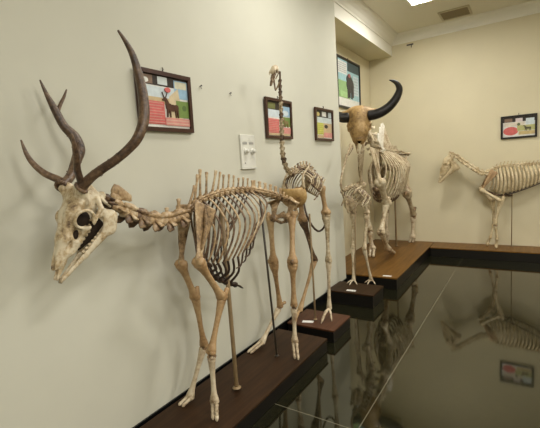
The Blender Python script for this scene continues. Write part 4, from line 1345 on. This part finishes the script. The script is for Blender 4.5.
DK = (.03, .022, .018); WH = (.70, .70, .66); SKY = (.30, .47, .62); PALE = (.58, .66, .70); RED = (.62, .14, .13); PINK = (.62, .27, .24); GRN = (.17, .26, .07); YEL = (.60, .50, .18); SAND = (.55, .42, .24)
def lines(x0, y0, x1, y1, n, c):
    r = []
    for i in range(n):
        y = y1-(i+.5)*(y1-y0)/n
        r.append(('r', x0, y-.25*(y1-y0)/n, x1-(.12*(x1-x0) if i % 3 == 2 else 0), y+.15*(y1-y0)/n, c))
    return r
def beast(cx, cy, s, c, horns=False):
    """a small standing animal seen from the side, head to the left"""
    E_ = lambda x, y, a, b: ('e', cx+x*s, cy+y*s, a*s, b*s, c)
    out = [E_(.02, 0, .36, .20), E_(-.18, .03, .20, .22), E_(.26, .02, .15, .19)]
    out.append(('p', [(cx-.36*s, cy-.02*s), (cx-.14*s, cy+.18*s), (cx-.30*s, cy+.48*s), (cx-.44*s, cy+.44*s)], c))
    out += [E_(-.42, .46, .13, .085), E_(-.52, .42, .08, .05)]
    for x, k in ((-.28, -.04), (-.16, .03), (.22, .0), (.32, .04)):
        out.append(('p', [(cx+(x-.045)*s, cy-.08*s), (cx+(x+.055)*s, cy-.08*s), (cx+(x+k+.025)*s, cy-.56*s), (cx+(x+k-.025)*s, cy-.56*s)], c))
    if horns:
        for x0, x1 in ((-.40, -.26), (-.46, -.58)):
            out.append(('p', [(cx+(x0-.02)*s, cy+.50*s), (cx+(x0+.02)*s, cy+.50*s), (cx+x1*s, cy+.86*s)], c))
    return out
d1 = [('r', 0, 0, 1, 1, WH), ('r', 0, .80, 1, 1, DK), ('r', .04, .82, .26, .98, (.20, .13, .09)), ('e', .12, .88, .06, .05, WH), ('r', .36, .83, .56, .98, (.60, .66, .66)), ('r', .70, .60, 1, .96, SKY), ('r', .72, .80, .98, .94, (.62, .60, .45)),
      ('r', 0, .56, .70, .78, PALE), ('r', 0, .46, .70, .58, SAND), ('p', [(.55, .14), (.58, .62), (.78, .80), (.86, .14)], (.62, .52, .34)), ('r', .72, .22, 1, .56, GRN), ('e', .9, .42, .05, .06, (.10, .16, .05)),
      ('r', 0, .06, .46, .50, RED)] + lines(.03, .07, .44, .50, 8, PINK) + [('r', .46, .05, 1, .20, PINK)] + lines(.48, .06, .98, .19, 2, (.66, .40, .32)) + beast(.62, .40, .34, (.085, .035, .018), True) + [('e', .54, .74, .06, .05, RED)]
d2 = [('r', 0, 0, 1, 1, WH), ('r', 0, .76, 1, 1, DK), ('r', .04, .78, .36, .95, (.16, .17, .06)), ('r', .60, .60, 1, .90, SKY), ('e', .80, .70, .14, .08, PALE), ('r', 0, .55, .6, .76, PALE), ('r', .62, .30, 1, .58, GRN), ('r', 0, .08, .5, .50, RED)] + lines(.03, .09, .48, .50, 8, PINK) + [('r', .55, .08, 1, .26, PINK), ('r', .02, .02, .98, .07, SAND)] + beast(.80, .42, .26, (.22, .17, .07))
d3 = [('r', 0, 0, 1, 1, WH), ('r', 0, .76, 1, 1, DK), ('e', .14, .86, .10, .07, YEL), ('r', .38, .80, .64, .97, WH), ('r', .78, .78, .98, .97, (.45, .52, .55)), ('r', .02, .56, .98, .76, (.55, .62, .62)), ('r', 0, .14, .45, .56, (.50, .52, .08)), ('r', .45, .20, .98, .56, SAND), ('e', .62, .44, .12, .07, DK), ('r', .45, .04, 1, .22, PINK), ('r', .1, .02, .45, .12, SAND)] + lines(.04, .18, .42, .54, 5, (.58, .58, .16))
d4 = [('r', 0, 0, 1, 1, (.33, .55, .60)), ('r', 0, .0, .55, .55, (.28, .46, .20)), ('r', 0, .0, 1, .18, WH), ('r', .02, .70, .42, .96, WH)] + lines(.05, .72, .40, .94, 5, (.42, .45, .46)) + [('r', .45, .80, 1, 1, (.05, .08, .09)), ('r', .70, .30, .96, .74, PALE)] + lines(.72, .32, .94, .72, 6, (.45, .55, .58)) + [('e', .56, .50, .17, .17, (.03, .028, .035)), ('e', .52, .62, .13, .10, (.03, .028, .035)), ('r', .43, .20, .49, .50, (.03, .028, .035)), ('r', .51, .22, .56, .50, (.03, .028, .035)), ('r', .60, .20, .66, .50, (.03, .028, .035)), ('r', .67, .24, .71, .50, (.03, .028, .035))] + [('e', .52, .70, .06, .045, (.42, .10, .10)), ('r', .08, .20, .40, .32, (.36, .56, .25))]
d5 = [('r', 0, 0, 1, 1, WH), ('r', 0, .76, 1, 1, DK), ('r', .05, .77, .30, .96, (.20, .13, .09)), ('r', .40, .76, .62, .94, (.62, .54, .54)), ('r', .72, .58, .98, .90, PALE), ('r', .05, .54, .68, .74, (.66, .60, .50)), ('e', .25, .30, .24, .22, RED)] + [('r', .45, .28, 1, .56, (.46, .46, .20)), ('r', .50, .08, 1, .26, SAND)] + lines(.50, .08, .98, .26, 3, YEL) + beast(.78, .40, .26, (.10, .09, .05)) + [('e', .50, .62, .05, .07, (.12, .14, .06))]
frame_on_wall((0, 1.490, 1.762), (0, 1, 0), (1, 0, 0), .423, .352, 'framed poster of a brown deer behind the large antlers', d1, tilt=.02)
frame_on_wall((0, 2.785, 1.754), (0, 1, 0), (1, 0, 0), .432, .340, 'framed poster partly behind the long ostrich neck', d2, tilt=.02)
frame_on_wall((0, 3.705, 1.756), (0, 1, 0), (1, 0, 0), .440, .338, 'framed poster on the white wall beside the niche, with a yellow-green patch', d3, tilt=.02)
frame_on_wall((NX, 5.22, 2.29), (0, 1, 0), (1, 0, 0), .90, .71, 'large black-framed poster of a dark animal inside the niche', d4, .03, .022, 'frame_black', tilt=.01)
frame_on_wall((1.522, DY, 1.69), (1, 0, 0), (0, -1, 0), .435, .322, 'framed poster on the cream back wall above the pony', d5, .026, .022, 'frame_black', tilt=.01)

# switch panel
def switch_panel():
    y0, y1, z0, z1 = 2.418, 2.605, 1.518, 1.772
    t = empty('switch_panel', (0, (y0+y1)/2, (z0+z1)/2), 'white wall switch panel with two knobs beside the ostrich', 'switch panel')
    MB().box((0, y0, z0), (.016, y1, z1), bev=.003).build('plate', M['plastic_white'], t)
    w = y1-y0
    for k in (0, 1):
        ya = y0+w*(.12+.45*k)
        MB().box((.016, ya, z1-.075), (.0185, ya+w*.30, z1-.058)).build('rocker', M['plastic_grey'], t)
        MB().box((.016, ya, z1-.052), (.0175, ya+w*.30, z1-.030)).build('rocker', M['plastic_white'], t)
        c = V(.016, ya+w*.17, z0+.125)
        mb = MB()
        mb.tube([c, c+V(.006, 0, 0), c+V(.012, 0, 0)], [.024, .024, .022], 18)
        mb.tube([c+V(.012, 0, 0), c+V(.032, 0, 0), c+V(.034, 0, 0)], [.016, .014, .012], 16)
        mb.build('knob', M['plastic_white'], t)
    MB().tube([V(.016, y0+w*.22, z0+.035), V(.019, y0+w*.22, z0+.035)], [.007, .006], 12).build('indicator', M['plastic_grey'], t)
    MB().box((0, y0-.004, z0-.012), (.020, y1+.002, z0)).build('ledge', M['plastic_white'], t)
switch_panel()

def nail(y, z, label):
    mb = MB()
    mb.tube([V(0, y, z), V(.016, y, z+.003)], [.0025, .0025], 8)
    mb.tube([V(.016, y, z+.003), V(.018, y, z+.0035)], [.006, .006], 10)
    mb.tube([V(.008, y+.002, z-.001), V(.010, y+.006, z-.018)], [.002, .0018], 6)
    o = mb.build('wall_nail', M['nail'])
    recentre(o, (0, y, z))
    tag(o, label, 'nail', 'bare nails in the white wall')
nail(2.030, 2.078, 'dark nail in the white wall, nearer the deer poster')
nail(2.345, 2.068, 'dark nail in the white wall, nearer the ostrich head')
mb = MB()
mb.tube([V(.315, DY, 3.285), V(.315, DY-.03, 3.285), V(.315, DY-.045, 3.255), V(.31, DY-.03, 3.23)], [.006, .006, .006, .004], 8)
mb.box((.235, DY-.012, 3.275), (.335, DY-.001, 3.295))
recentre(tag(mb.build('wall_hook', M['nail']), 'small dark hook high on the back wall under the cornice', 'hook'), (.3, DY, 3.28))
